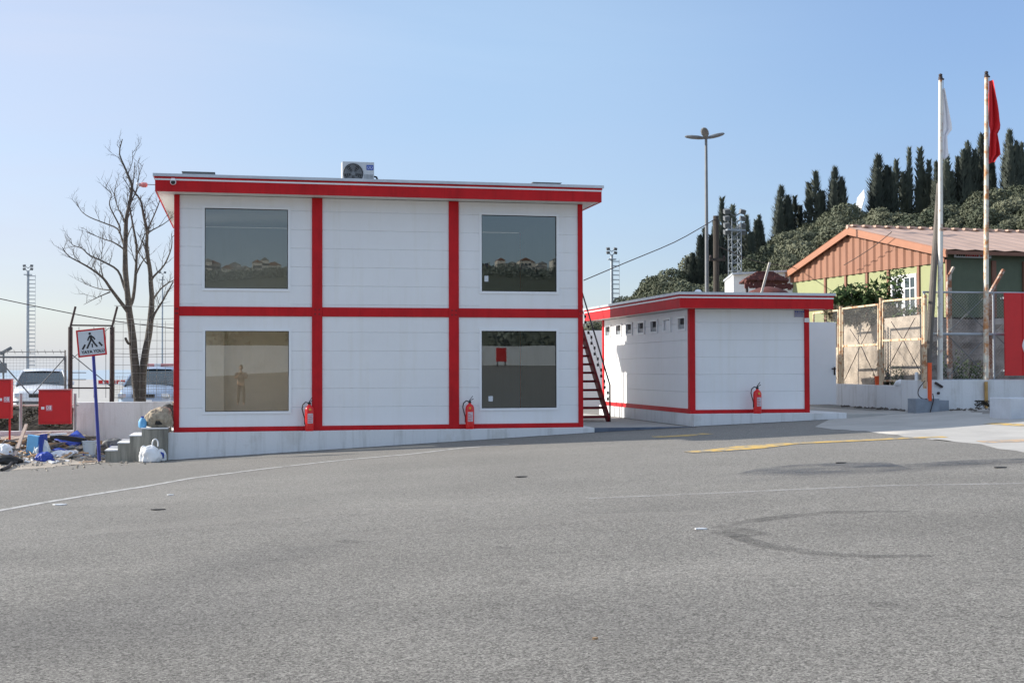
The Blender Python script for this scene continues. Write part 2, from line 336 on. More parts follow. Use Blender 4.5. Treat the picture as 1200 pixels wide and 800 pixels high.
# asphalt: speckled aggregate, patches, skid marks and a damp streak that are part of the surface
def asphalt_mat():
    m = bpy.data.materials.new('asphalt'); m.use_nodes = True; t = m.node_tree; b = t.nodes['Principled BSDF']; L = t.links.new
    tc = t.nodes.new('ShaderNodeTexCoord')
    def noi(s, d=4, r=.6, vec=None):
        n = t.nodes.new('ShaderNodeTexNoise'); n.inputs['Scale'].default_value = s; n.inputs['Detail'].default_value = d; n.inputs['Roughness'].default_value = r
        L(vec or tc.outputs['Object'], n.inputs['Vector']); return n
    def ramp(src, p0, c0, p1, c1):
        r = t.nodes.new('ShaderNodeValToRGB'); r.color_ramp.elements[0].position = p0; r.color_ramp.elements[1].position = p1
        r.color_ramp.elements[0].color = hue(c0) if not isinstance(c0, float) else (c0, c0, c0, 1)
        r.color_ramp.elements[1].color = hue(c1) if not isinstance(c1, float) else (c1, c1, c1, 1)
        L(src, r.inputs[0]); return r
    def mix(kind, fac, a, bb):
        x = t.nodes.new('ShaderNodeMix'); x.data_type = 'RGBA'; x.blend_type = kind
        if isinstance(fac, float): x.inputs[0].default_value = fac
        else: L(fac, x.inputs[0])
        for s, i in ((a, 6), (bb, 7)):
            if isinstance(s, tuple): x.inputs[i].default_value = hue(s)
            else: L(s, x.inputs[i])
        return x.outputs[2]
    v = t.nodes.new('ShaderNodeTexVoronoi'); v.inputs['Scale'].default_value = 84; L(tc.outputs['Object'], v.inputs['Vector'])
    sep = t.nodes.new('ShaderNodeSeparateColor'); L(v.outputs['Color'], sep.inputs[0])
    grain = ramp(sep.outputs[0], 0.05, (.100,.093,.083), 1.0, (.34,.322,.290))
    n1 = noi(190, 3); grain2 = ramp(n1.outputs['Fac'], .36, .70, .66, 1.30)
    c = mix('MULTIPLY', 1.0, grain.outputs[0], grain2.outputs[0])
    n6 = noi(24, 4, .7); cl = ramp(n6.outputs['Fac'], .34, .78, .66, 1.14); c = mix('MULTIPLY', 1.0, c, cl.outputs[0])
    v2 = t.nodes.new('ShaderNodeTexVoronoi'); v2.inputs['Scale'].default_value = 48; L(tc.outputs['Object'], v2.inputs['Vector']); pit = ramp(v2.outputs['Distance'], .10, .45, .26, 1.0); c = mix('MULTIPLY', .75, c, pit.outputs[0])
    n2 = noi(.35, 6, .65); big = ramp(n2.outputs['Fac'], .30, .88, .70, 1.12); c = mix('MULTIPLY', 1.0, c, big.outputs[0])
    # broad lanes polished by wheels, stretched along the facade
    mp = t.nodes.new('ShaderNodeMapping'); mp.inputs['Scale'].default_value = (.06, .55, 1); mp.inputs['Rotation'].default_value = (0, 0, R(-6)); L(tc.outputs['Object'], mp.inputs[0])
    n3 = noi(1.0, 5, .6, mp.outputs[0]); lane = ramp(n3.outputs['Fac'], .35, .92, .65, 1.09); c = mix('MULTIPLY', 1.0, c, lane.outputs[0])
    # dust gathered towards the building
    sx = t.nodes.new('ShaderNodeSeparateXYZ'); L(tc.outputs['Object'], sx.inputs[0])
    n5 = noi(1.3, 6, .7)
    dm = t.nodes.new('ShaderNodeMath'); dm.operation = 'MULTIPLY_ADD'; dm.inputs[1].default_value = 10; L(n5.outputs['Fac'], dm.inputs[0]); L(sx.outputs['Y'], dm.inputs[2])
    dust = ramp(dm.outputs[0], 0, 0.0, 1, 1.0)
    mr = t.nodes.new('ShaderNodeMapRange'); mr.inputs['From Min'].default_value = 17; mr.inputs['From Max'].default_value = 38; mr.inputs['To Max'].default_value = .55; L(dm.outputs[0], mr.inputs[0])
    c = mix('MIX', mr.outputs[0], c, (.28,.27,.25))
    # skid-mark arcs and damp streak
    def stain(px, py, rx, ry, wdt, rot, dark, c):
        p = onG(px, py)
        q = t.nodes.new('ShaderNodeMapping'); q.vector_type = 'TEXTURE'; q.inputs['Location'].default_value = (p.x, p.y, 0); q.inputs['Rotation'].default_value = (0, 0, rot); q.inputs['Scale'].default_value = (rx, ry, 1e4)
        L(tc.outputs['Object'], q.inputs[0])
        ln = t.nodes.new('ShaderNodeVectorMath'); ln.operation = 'LENGTH'; L(q.outputs[0], ln.inputs[0])
        nn = noi(1.6, 5, .7); ma = t.nodes.new('ShaderNodeMath'); ma.operation = 'MULTIPLY_ADD'; ma.inputs[1].default_value = .45; L(nn.outputs['Fac'], ma.inputs[0]); L(ln.outputs['Value'], ma.inputs[2])
        rr = t.nodes.new('ShaderNodeMapRange'); rr.clamp = True
        if wdt:
            sb = t.nodes.new('ShaderNodeMath'); sb.operation = 'SUBTRACT'; sb.inputs[1].default_value = 1.22; L(ma.outputs[0], sb.inputs[0])
            ab = t.nodes.new('ShaderNodeMath'); ab.operation = 'ABSOLUTE'; L(sb.outputs[0], ab.inputs[0]); L(ab.outputs[0], rr.inputs[0])
            rr.inputs['From Min'].default_value = 0; rr.inputs['From Max'].default_value = wdt
        else:
            L(ma.outputs[0], rr.inputs[0]); rr.inputs['From Min'].default_value = .45; rr.inputs['From Max'].default_value = 1.25
        rr.inputs['To Min'].default_value = 1; rr.inputs['To Max'].default_value = 0
        sc_ = t.nodes.new('ShaderNodeMath'); sc_.operation = 'MULTIPLY'; sc_.inputs[1].default_value = dark; L(rr.outputs[0], sc_.inputs[0])
        return mix('MULTIPLY', sc_.outputs[0], c, (.45,.46,.50))
        c = stain(970, 549, 2.0, .7, 0, R(4), .35, c)
    c = stain(1130, 545, 4.5, .45, 0, R(6), .5, c)
    c = stain(120, 730, 2.4, 1.6, 0, R(35), .34, c); c = stain(290, 660, .8, 2.6, 0, R(-30), .26, c); c = stain(760, 720, 2.5, 1.2, 0, R(-10), .14, c)
    L(c, b.inputs['Base Color']); b.inputs['Roughness'].default_value = .9; b.inputs['Specular IOR Level'].default_value = .3
    bp = t.nodes.new('ShaderNodeBump'); bp.inputs['Strength'].default_value = .8; bp.inputs['Distance'].default_value = .006
    ad = t.nodes.new('ShaderNodeMath'); ad.operation = 'MULTIPLY_ADD'; ad.inputs[1].default_value = .8; L(sep.outputs[1], ad.inputs[0]); L(n1.outputs['Fac'], ad.inputs[2])
    L(ad.outputs[0], bp.inputs['Height']); L(bp.outputs[0], b.inputs['Normal'])
    return m
M['asphalt'] = asphalt_mat()

# ================================================================== THE SETTING
def grid(name, xs, ys, hf, m, kind='structure'):
    b = MB(); nx = len(xs)
    for y in ys:
        for x in xs: b.v.append((x, y, hf(x, y)))
    for j in range(len(ys) - 1):
        for i in range(nx - 1):
            b.f.append((j*nx+i, j*nx+i+1, (j+1)*nx+i+1, (j+1)*nx+i))
    o = b.build(name, m, smooth=True); o['kind'] = kind; return o
def fr(a, b, s):
    n = max(1, int(round((b - a) / s))); return [a + (b - a) * i / n for i in range(n + 1)]
XS = sorted(set([round(x, 3) for x in fr(-90, -12, 6) + fr(-12, 25, .5) + fr(25, 120, 5)]))
grid('asphalt_yard', XS, fr(-64, -4, 4) + fr(-3, 31, 1) + fr(32, 44, 3), gz, M['asphalt'])
# the sea
b = MB(); b.add([(-6000,60,-2.6),(-20,150,-2.6),(2500,7000,-2.6),(-6000,7000,-2.6)], [(0,1,2,3)])
sm = material('sea_water', (.34,.42,.48), .35, var=.1, scale=.05, bump=.4, bscale=.6)  # base colour paled to stand in for haze over the far water
structure('sea', b, sm)
# parking yard behind the office, on a quay
b = MB(); b.box(-95, 7.5, 32.9, 190, -3.0, -.10); structure('parking_yard', b, M['conc_light'])
# hillside on the right
CR = [(300,425),(560,424),(690,398),(735,374),(800,354),(850,336),(900,313),(960,291),(1040,281),(1100,275),(1200,251),(1400,235),(1900,222)]
def crest(px):
    for (a, za), (c, zc) in zip(CR, CR[1:]):
        if px <= c: y = za + (zc - za) * (max(px, a) - a) / (c - a); break
    else: y = CR[-1][1]
    return CAMZ + (431 - y) / 1500 * 150
def cam_uv(x, y):
    d = x * math.sin(YAW) + y * math.cos(YAW); l = x * math.cos(YAW) - y * math.sin(YAW)
    return 600 + 1500 * l / max(d, 1), d
def hillz(x, y):
    px, d = cam_uv(x, y); s = min(1, max(0, (d - 66) / 84)); s = s * s * (3 - 2 * s) * .55 + s * .45
    z = .4 + (crest(px) - .4) * s + noise.noise(Vector((x * .05, y * .05, 3))) * 1.2 * s
    if d > 150: z -= (d - 150) * .06
    return z
hb = MB(); nn = 0
pxs = fr(560, 1900, 16); ds = fr(60, 190, 5)
for d in ds:
    for p in pxs:
        l = (p - 600) / 1500 * d; x = d * math.sin(YAW) + l * math.cos(YAW); y = d * math.cos(YAW) - l * math.sin(YAW)
        hb.v.append((x, y, hillz(x, y)))
nx = len(pxs)
for j in range(len(ds) - 1):
    for i in range(nx - 1): hb.f.append((j*nx+i, j*nx+i+1, (j+1)*nx+i+1, (j+1)*nx+i))
hm = material('scrubby_hillside_soil', (.07,.075,.04), 1, var=.4, scale=.3, bump=1, bscale=3)
structure('hillside', hb, hm)
# level ground between the yard and the hill
grid('upper_ground', fr(7.6, 120, 8), fr(43, 75, 8), lambda x, y: .02 + prof(x) * .6, M['dirt'])

# dirt border on the left where the rubbish lies
def drape(name, pxpts, dz, m, inner=None):
    pts = [onG(*p) for p in pxpts]
    bm = bmesh.new(); vs = [bm.verts.new(p) for p in pts]; bm.faces.new(vs)
    bmesh.ops.triangulate(bm, faces=bm.faces)
    for _ in range(5):
        es = [e for e in bm.edges if e.calc_length() > 1.2]
        if not es: break
        bmesh.ops.subdivide_edges(bm, edges=es, cuts=1); bmesh.ops.triangulate(bm, faces=bm.faces)
    for v in bm.verts: v.co.z = gz(v.co.x, v.co.y) + dz
    bmesh.ops.recalc_face_normals(bm, faces=bm.faces)
    me = bpy.data.meshes.new(name); bm.to_mesh(me); bm.free(); me.materials.append(m)
    for p in me.polygons: p.use_smooth = True
    o = bpy.data.objects.new(name, me); col.objects.link(o); o['kind'] = 'structure'; return o
random.seed(3)
edge = [(x, 551 - 16 * max(0, x) / 200 + random.uniform(-1.5, 1.5)) for x in range(-120, 206, 10)]
drape('dirt_ground', edge + [(205, 520), (-120, 517)], .004, M['dirt'])
edge = [(975,503),(990,503.5),(1003,505),(1015,505),(1030,508),(1041,509),(1052,509.5),(1060,512),(1078,512.5),(1092,515),(1101,514.5),(1118,517.5),(1133,519),(1150,520.5),(1170,526),(1190,528),(1215,533),(1300,545)]
drape('concrete_pavement', edge + [(1400, 500), (1400, 480), (1060, 480), (985, 484), (955, 500)], .004, M['conc_light'])
def stripe(name, cpts, wm, m, dz=.004):
    pts = [onG(*p) for p in cpts]; b = MB(); P = []
    for i in range(len(pts) - 1):
        n = max(1, int((pts[i+1] - pts[i]).length / .4))
        for k in range(n): P.append(pts[i].lerp(pts[i+1], k / n))
    P.append(pts[-1]); ws = wm if callable(wm) else (lambda t: wm)
    for i, p in enumerate(P):
        d = (P[min(i+1, len(P)-1)] - P[max(i-1, 0)]); d.z = 0; d.normalize(); q = Vector((-d.y, d.x, 0)) * ws(i / len(P)) / 2
        for s in (-1, 1):
            v = p + q * s; b.v.append((v.x, v.y, gz(v.x, v.y) + dz))
    for i in range(len(P) - 1): b.f.append((2*i, 2*i+2, 2*i+3, 2*i+1))
    return structure(name, b, m)
stripe('painted_line', [(-60,610),(0,598),(62,587),(124,577),(225,560),(311,549),(400,539),(480,532),(540,525),(596,520.5)], .14, M['whitep'])
stripe('painted_line', [(806,530),(850,527),(880,524),(925,520),(990,517),(1050,514),(1108,512)], lambda t: .30 + .45 * math.exp(-((t - .18) / .12) ** 2), M['yellowp'], .008)
stripe('painted_line', [(765,512),(800,510.5),(830,508)], .4, M['yellowp'], .004)
stripe('painted_line', [(1150,518),(1180,517),(1230,515)], .5, material('worn_orange_paint', (.55,.36,.2), .8, scale=5, c2=(.30,.28,.26), thr=.5), .008)
stripe('painted_line', [(1160,496),(1200,498.5),(1240,501)], .35, M['yellowp'], .008)

def film(name, c, dens, sc_):
    m = bpy.data.materials.new(name); m.use_nodes = True; t = m.node_tree; b = t.nodes['Principled BSDF']; b.inputs['Base Color'].default_value = hue(c); b.inputs['Roughness'].default_value = .9
    tc = t.nodes.new('ShaderNodeTexCoord'); n = t.nodes.new('ShaderNodeTexNoise'); n.inputs['Scale'].default_value = sc_; n.inputs['Detail'].default_value = 8; n.inputs['Roughness'].default_value = .75
    t.links.new(tc.outputs['Object'], n.inputs['Vector']); mr = t.nodes.new('ShaderNodeMapRange'); mr.inputs['From Min'].default_value = .36; mr.inputs['From Max'].default_value = .68; mr.inputs['To Max'].default_value = dens
    t.links.new(n.outputs['Fac'], mr.inputs[0]); t.links.new(mr.outputs[0], b.inputs['Alpha']); return m
rub = film('rubber_film', (.05,.048,.045), .42, 2.2); damp = film('damp_film', (.07,.08,.10), .55, 1.1); dustf = film('dust_film', (.42,.40,.36), .26, .9); oil = film('oil_film', (.03,.03,.03), .28, 4)
fade = lambda w_: (lambda t: w_ * max(.05, math.sin(min(1, t * 1.02) * math.pi)) ** .6)
stripe('tyre_mark', [(841,617),(860,613),(883,610),(933,603.5),(980,600),(1067,599)], fade(.26), rub, .004)
stripe('tyre_mark', [(845,619),(856,625),(870,631),(900,640),(960,648.5),(1020,652),(1090,651)], fade(.22), rub, .005)
stripe('tyre_mark', [(838,616),(858,622),(882,628)], fade(.5), rub, .006)
stripe('damp_streak', [(868,556),(910,553),(960,549.5),(1010,547),(1055,545.5)], fade(1.7), damp, .004)
stripe('damp_streak', [(1000,547),(1080,545),(1150,541),(1215,539),(1300,537)], fade(.7), damp, .005)
stripe('dust_band', [(-40,640),(120,622),(300,606),(480,592),(640,583)], fade(.9), dustf, .004)
stripe('dust_band', [(150,660),(330,640),(520,618),(700,606),(860,600)], fade(.7), dustf, .004)
stripe('painted_line', [(690,584),(790,580),(900,575),(1040,569),(1220,566)], .15, film('very_worn_white_paint', (.48,.47,.45), .55, 3))
stripe('dust_band', [(620,690),(800,668),(1000,668),(1220,676)], fade(.5), dustf, .004)
random.seed(61)
for i in range(5):
    px, py = random.uniform(60, 1150), random.uniform(570, 770); q = onG(px, py); r_ = random.uniform(.05, .16); m = MB()
    m.v = [(q.x + r_ * (1 + .3 * math.sin(a * 2.1 + i)) * math.cos(a * .4488), q.y + r_ * (1 + .3 * math.sin(a * 1.7)) * math.sin(a * .4488), gz(q.x, q.y) + .004) for a in range(14)]; m.f = [tuple(range(14))]
    structure('oil_spot', m, oil)
# small slab with a kerb between the two cabins
b = MB(); b.box(7.87, 10.28, 28.30, 39.5, -.6, -.02); structure('concrete_apron', b, M['conc_light'])
b = MB(); b.box(7.86, 10.29, 28.10, 28.297, -.6, -.012); structure('kerb', b, M['kerbblue'])
b = MB(); b.box(13.7, 15.9, 28.32, 37, -.3, .235); structure('apron_beside_cabin', b, M['conc_light'])

# ================================================================== CONTAINER BUILDINGS
def grooved(mb, x0, x1, z0, z1, y, step=.41, zref=0, flip=1):
    """sandwich-panel face looking -Y with V grooves every step, extruded along X"""
    zs = []; k = math.floor((z0 - zref) / step) + 1
    while zref + k * step < z1 - .02:
        if zref + k * step > z0 + .02: zs.append(zref + k * step)
        k += 1
    pr = [(0, z0)]
    for z in zs: pr += [(0, z - .009), (.012, z - .003), (.012, z + .003), (0, z + .009)]
    pr += [(0, z1), (.06, z1), (.06, z0)]
    mb.prism([(x0, y + a, z) for a, z in pr], (x1 - x0, 0, 0))
def grooved_side(mb, y0, y1, z0, z1, x, dx, step=.41, zref=0):
    zs = []; k = math.floor((z0 - zref) / step) + 1
    while zref + k * step < z1 - .02:
        if zref + k * step > z0 + .02: zs.append(zref + k * step)
        k += 1
    pr = [(0, z0)]
    for z in zs: pr += [(0, z - .009), (.012, z - .003), (.012, z + .003), (0, z + .009)]
    pr += [(0, z1), (.06, z1), (.06, z0)]
    mb.prism([(x + dx * a, y0, z) for a, z in pr], (0, y1 - y0, 0))

def roof_parts(t, x0, x1, y0, y1, zs):
    b = MB(); b.box(x0 + .03, x1 - .03, y0 + .03, y1 - .03, zs + .012, zs + .05); b.build('soffit', M['soffit'], t)
    def ring(z0, z1, o, th=.03):
        m = MB(); m.box(x0 - o, x1 + o, y0 - o, y0 + th - o, z0, z1); m.box(x0 - o, x1 + o, y1 - th + o, y1 + o, z0, z1)
        m.box(x0 - o, x0 + th - o, y0 + th - o, y1 - th + o, z0, z1); m.box(x1 - th + o, x1 + o, y0 + th - o, y1 - th + o, z0, z1); return m
    ring(zs, zs + .235, 0).build('fascia', M['red'], t)
    ring(zs + .237, zs + .272, .006).build('fascia_trim', M['white2'], t)
    ring(zs + .274, zs + .312, .014).build('fascia_trim', M['red'], t)
    m = ring(zs + .314, zs + .375, .045, .1); m.build('roof_edge_flashing', M['grey_flash'], t)
    # low double-pitched sheet roof with standing seams
    m = MB(); xm = (x0 + x1) / 2
    m.prism([(x0 + .05, y0 + .05, zs + .30), (x1 - .05, y0 + .05, zs + .30), (x1 - .05, y0 + .05, zs + .345), (xm, y0 + .05, zs + .375), (x0 + .05, y0 + .05, zs + .345)], (0, y1 - y0 - .1, 0))
    m.build('roof', M['grey_flash'], t)

office = thing('office_building', 'two-storey white prefabricated office with red frame and flat roof', 'building', (3.13, 28.36, 0))
Y0, YB = 28.36, 34.75
CX = [-1.36, 1.63, 4.67, 7.62]
CB = [(-1.415, -1.30), (1.52, 1.745), (4.56, 4.785), (7.555, 7.665)]
ZT = 5.10
for i, (a, c) in enumerate(CB):
    m = MB(); m.box(a, c, Y0 - .012, Y0 + .14, 0, ZT); m.build('column', M['red'], office, bevel=.006)
    m = MB(); m.box(a, c, YB - .14, YB + .012, 0, ZT); m.build('column', M['red'], office)
for i in range(3):
    a, c = CB[i][1] + .001, CB[i+1][0] - .001
    for yy in ((Y0 - .002, Y0 + .12), (YB - .12, YB + .002)):
        m = MB(); m.box(a, c, yy[0], yy[1], .002, .10); m.build('beam', M['red'], office, bevel=.004)
        m = MB(); m.box(a, c, yy[0], yy[1], 2.50, 2.70); m.build('beam', M['red'], office, bevel=.004)
def winrect(px0, px1, py0, py1, Y):
    a = onY(px0, py0, Y); c = onY(px1, py1, Y); return a.x, c.x, c.z, a.z
WIN = {(0, 1): winrect(240, 337.5, 243.5, 338.5, Y0), (0, 0): winrect(240.5, 338.5, 387.5, 481.5, Y0),
       (2, 1): winrect(564.5, 652.5, 251.5, 342, Y0), (2, 0): winrect(564.5, 652.5, 387.5, 477.5, Y0)}
FW = .055
for i in range(3):
    for s in (0, 1):
        a, c = CB[i][1] + .001, CB[i+1][0] - .001; z0, z1 = ((.102, 2.498), (2.702, ZT))[s]; zr = (.10, 2.76)[s]
        yy = Y0 + .022; m = MB()
        if (i, s) in WIN:
            wx0, wx1, wz0, wz1 = WIN[(i, s)]; ox0, ox1, oz0, oz1 = wx0 - FW, wx1 + FW, wz0 - FW, wz1 + FW
            grooved(m, a, ox0, z0, z1, yy, zref=zr); grooved(m, ox1, c, z0, z1, yy, zref=zr)
            m.box(ox0, ox1, yy, yy + .06, z0, oz0); m.box(ox0, ox1, yy, yy + .06, oz1, z1)
            m.build('wall_panel', M['white'], office)
            f = MB(); f.box(ox0, ox1, yy - .018, yy + .07, oz0, wz0); f.box(ox0, ox1, yy - .018, yy + .07, wz1, oz1)
            f.box(ox0, wx0, yy - .018, yy + .07, wz0, wz1); f.box(wx1, ox1, yy - .018, yy + .07, wz0, wz1)
            wo = f.build('window', M['white2'], office, bevel=.004)
            g = MB(); g.add([(wx0, yy + .03, wz0), (wx1, yy + .03, wz0), (wx1, yy + .03, wz1), (wx0, yy + .03, wz1)], [(0, 1, 2, 3)])
            g.build('pane', M['glass'], wo)
            f = MB(); k = .014
            f.box(wx0, wx0 + k, yy + .015, yy + .028, wz0, wz1); f.box(wx1 - k, wx1, yy + .015, yy + .028, wz0, wz1)
            f.box(wx0 + k, wx1 - k, yy + .015, yy + .028, wz0, wz0 + k); f.box(wx0 + k, wx1 - k, yy + .015, yy + .028, wz1 - k, wz1)
            f.build('gasket', M['black'], wo)
        else:
            grooved(m, a, c, z0, z1, yy, zref=zr); m.build('wall_panel', M['white'], office)
for (key, px, py, w_, h_, mt_) in (((2, 0), 575, 467, .10, .12, 'paper'), ((2, 1), 570, 326.5, .09, .13, 'paper'), ((2, 1), 570.5, 310, .07, .07, 'black')):
    q = onY(px, py, Y0 + .045); m = MB(); m.box(q.x - w_ / 2, q.x + w_ / 2, Y0 + .0455, Y0 + .0475, q.z - h_ / 2, q.z + h_ / 2)
    m.build('sticker', M[mt_], [o for o in bpy.data.objects if o.name.startswith('window') and o.parent == office][{(0,0):0,(0,1):1,(2,0):2,(2,1):3}[key]])
for i in range(4):
    for zb in (2.55, 2.65):
        for xo in (.045, -.045):
            x = (CB[i][0] + CB[i][1]) / 2 + xo * (1 if 0 < i < 3 else .4); m = MB(); m.lathe([(.014, 0), (.014, -.008)], (x, Y0 - .013, zb), 8, 'y'); m.build('bolt', M['dark'], office)
# side and back walls (openings let the sun into the left rooms)
m = MB()
def wall_x(x, x2, holes):
    y0, y1 = Y0 + .141, YB - .141
    ys = [y0]
    for (ha, hb_, za, zb) in holes:
        m.box(x, x2, ys[-1], ha, 0, ZT); m.box(x, x2, ha, hb_, 0, za)
        m.box(x, x2, ha, hb_, zb, ZT) if zb > 2.7 else (m.box(x, x2, ha, hb_, zb, ZT))
        ys.append(hb_)
    m.box(x, x2, ys[-1], y1, 0, ZT)
wall_x(-1.39, -1.33, [(28.9, 31.4, .35, 2.4), (32.2, 33.7, 3.6, 4.8)])
m.build('side_wall', M['white'], office)
m = MB(); m.box(7.58, 7.64, Y0 + .141, 33.9, 0, ZT); m.box(7.58, 7.64, 33.9, 34.7, 0, 2.65); m.box(7.58, 7.64, 33.9, 34.7, 4.75, ZT); m.box(7.58, 7.64, 34.7, YB - .141, 0, ZT)
m.build('side_wall', M['white'], office)
m = MB(); m.box(7.60, 7.63, 33.9, 34.7, 2.65, 4.75); dr = m.build('door', M['white2'], office)
m = MB(); m.box(CB[0][1], 1.52, YB - .08, YB - .02, .1, .9); m.box(CB[0][1], 1.52, YB - .08, YB - .02, 2.1, ZT); m.box(CB[0][1], -.5, YB - .08, YB - .02, .9, 2.1); m.box(.9, 1.52, YB - .08, YB - .02, .9, 2.1)
m.box(1.745, 7.555, YB - .08, YB - .02, .1, ZT); m.build('back_wall', M['white'], office)
# rooms seen through the panes
m = MB(); m.box(-1.30, 7.55, Y0 + .15, YB - .15, 0.0, .06); m.build('floor', M['floorw'], office)
m = MB(); m.box(-1.30, 7.55, Y0 + .15, YB - .15, 2.52, 2.68); m.build('ceiling', M['beige'], office)
m = MB(); m.box(1.60, 1.66, Y0 + .16, YB - .16, .061, 2.519); m.box(-1.29, 1.599, 31.55, 31.61, .061, 2.519)
m.box(-1.29, -.40, 31.30, 31.36, .061, 2.30)
m.build('partition', M['beige'], office)
m = MB(); m.box(1.60, 1.66, Y0 + .16, YB - .16, 2.681, 5.0); m.box(4.64, 4.70, Y0 + .16, YB - .16, 2.681, 5.0); m.box(4.64, 4.70, Y0 + .16, YB - .16, .061, 2.519)
m.build('partition', material('grey_interior_wall', (.30,.30,.29), .8), office)
m = MB(); m.box(4.84, 5.02, Y0 + .10, Y0 + .12, 2.75, 4.6); m.build('curtain', M['paper'], office)
roof_parts(office, -1.78, 7.98, 27.86, 35.15, ZT)
# plinth of the office follows the slope of the yard
m = MB(); xs = fr(-1.56, 7.86, 1.2)
top = [(x, 28.10, 0) for x in xs]
m.box(-1.56, 7.86, 28.10, 35.2, -1.2, -.001)
tag(m.build('office_plinth', M['plinth'], origin=(3.13, 28.1, -.6), bevel=.01), 'long whitewashed concrete plinth under the two-storey office', 'plinth')

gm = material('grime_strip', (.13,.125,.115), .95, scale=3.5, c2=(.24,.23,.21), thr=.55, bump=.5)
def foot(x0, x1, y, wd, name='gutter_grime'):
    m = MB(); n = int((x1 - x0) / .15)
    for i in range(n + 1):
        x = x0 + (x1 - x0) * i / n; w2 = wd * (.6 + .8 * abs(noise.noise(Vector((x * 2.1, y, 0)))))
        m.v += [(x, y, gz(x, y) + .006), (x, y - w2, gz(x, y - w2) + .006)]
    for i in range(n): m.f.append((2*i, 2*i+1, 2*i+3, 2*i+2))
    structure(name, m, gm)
foot(-1.5, 7.85, 28.098, .10); foot(7.87, 10.28, 28.098, .14); foot(10.31, 14.1, 28.278, .12)
cabin = thing('single_storey_cabin', 'low white prefabricated cabin with red fascia and a row of small windows', 'building', (11.87, 28.64, .27))
A0, A1, B0, B1, CZ, CT = 10.36, 13.385, 28.64, 36.1, .27, 2.735
for (a, c, e, f_) in ((10.335, 10.475, B0 - .012, B0 + .13), (13.25, 13.37, B0 - .012, B0 + .13), (10.335, 10.475, B1 - .13, B1 + .01), (13.25, 13.37, B1 - .13, B1 + .01)):
    m = MB(); m.box(a, c, e, f_, CZ, CT + .02); m.build('column', M['red'], cabin, bevel=.005)
m = MB(); m.box(10.476, 13.249, B0 - .002, B0 + .1, CZ + .002, CZ + .085); m.build('beam', M['red'], cabin)
m = MB(); m.box(10.342, 10.45, B0 + .131, B1 - .131, CZ + .002, CZ + .11); m.build('beam', M['red'], cabin)
m = MB(); grooved(m, 10.476, 13.249, CZ + .087, CT, B0 + .022, zref=CZ + .1); m.build('wall_panel', M['white'], cabin)
SW = []
for px, w_ in ((712.8, .33), (725.3, .33), (737.4, .33), (751.5, .33), (766.6, .33), (781.9, .33), (799.0, .33)):
    p = onX(px, 380, 10.36); SW.append(p.y)
SW = sorted(SW); print('small window Y', [round(q, 2) for q in SW])
wz0, wz1 = 2.235, 2.585
m = MB(); ys = B0 + .131
for q in SW:
    grooved_side(m, ys, q - .29, CZ + .111, CT, 10.365, 1, zref=CZ + .1)
    grooved_side(m, q - .29, q + .29, CZ + .111, wz0, 10.365, 1, zref=CZ + .1); m.box(10.365, 10.425, q - .29, q + .29, wz1, CT); ys = q + .29
grooved_side(m, ys, B1 - .131, CZ + .111, CT, 10.365, 1, zref=CZ + .1); m.build('side_wall', M['white'], cabin)
for i, q in enumerate(SW):
    f = MB(); f.box(10.335, 10.42, q - .288, q - .235, wz0, wz1); f.box(10.335, 10.42, q + .235, q + .288, wz0, wz1)
    f.box(10.335, 10.42, q - .235, q + .235, wz0, wz0 + .045); f.box(10.335, 10.42, q - .235, q + .235, wz1 - .045, wz1)
    wo = f.build('small_window', M['white2'], cabin)
    # sash tipped open at the top
    g = MB(); g.obox((10.375 if i != 1 else 10.38, q, wz0 + (.10 if i != 1 else .16)), (.012, .40 if i != 1 else .46, .11 if i != 1 else .26), (0, R(-14) if i != 1 else 0, 0)); g.build('sash', M['steel'] if i != 1 else M['white2'], wo)
    g = MB(); g.box(10.405, 10.415, q - .234, q + .234, wz0 + .046, wz1 - .046); g.build('pane', M['black'], wo)  # black sheet standing in for the dark room behind the open window
m = MB(); m.box(13.31, 13.37, B0 + .131, 30.4, CZ, CT); m.box(13.31, 13.37, 31.25, B1 - .131, CZ, CT); m.box(13.31, 13.37, 30.4, 31.25, 2.45, CT); m.build('side_wall', M['white'], cabin)
m = MB(); m.box(10.476, 13.249, B1 - .07, B1 - .01, CZ, CT); m.build('back_wall', M['white'], cabin)
m = MB(); m.box(10.44, 13.30, B0 + .14, B1 - .14, CZ + .0, CZ + .05); m.build('floor', M['floorw'], cabin)
m = MB(); m.box(10.43, 13.30, B0 + .14, B1 - .14, CT - .05, CT); m.build('ceiling', M['beige'], cabin)
# open door leaf on its right side
m = MB(); a = onY(979, 375, 31.28); m.obox(((13.375 + a.x) / 2, 31.28, 1.46), (a.x - 13.375, .04, 2.16)); dr = m.build('door', M['white2'], cabin, bevel=.006)
m = MB(); m.box(a.x - .13, a.x - .03, 31.20, 31.258, 1.30, 1.33); m.box(a.x - .07, a.x - .03, 31.245, 31.259, 1.15, 1.36); m.build('handle', M['dark'], dr)
m = MB(); q0 = onY(942.8, 372.5, B0 - .016); q1 = onY(948.6, 377.5, B0 - .016); m.box(13.245, 13.375, B0 - .020, B0 - .013, q1.z, q0.z); m.build('band', M['white2'], cabin)
roof_parts(cabin, 9.95, 13.79, 28.20, 36.6, CT)
m = MB(); m.box(10.30, 14.15, 28.28, 36.3, -.4, CZ - .002); tag(m.build('cabin_plinth', M['plinth'], origin=(12.2, 28.28, .1), bevel=.01), 'whitewashed concrete base under the low cabin', 'plinth')
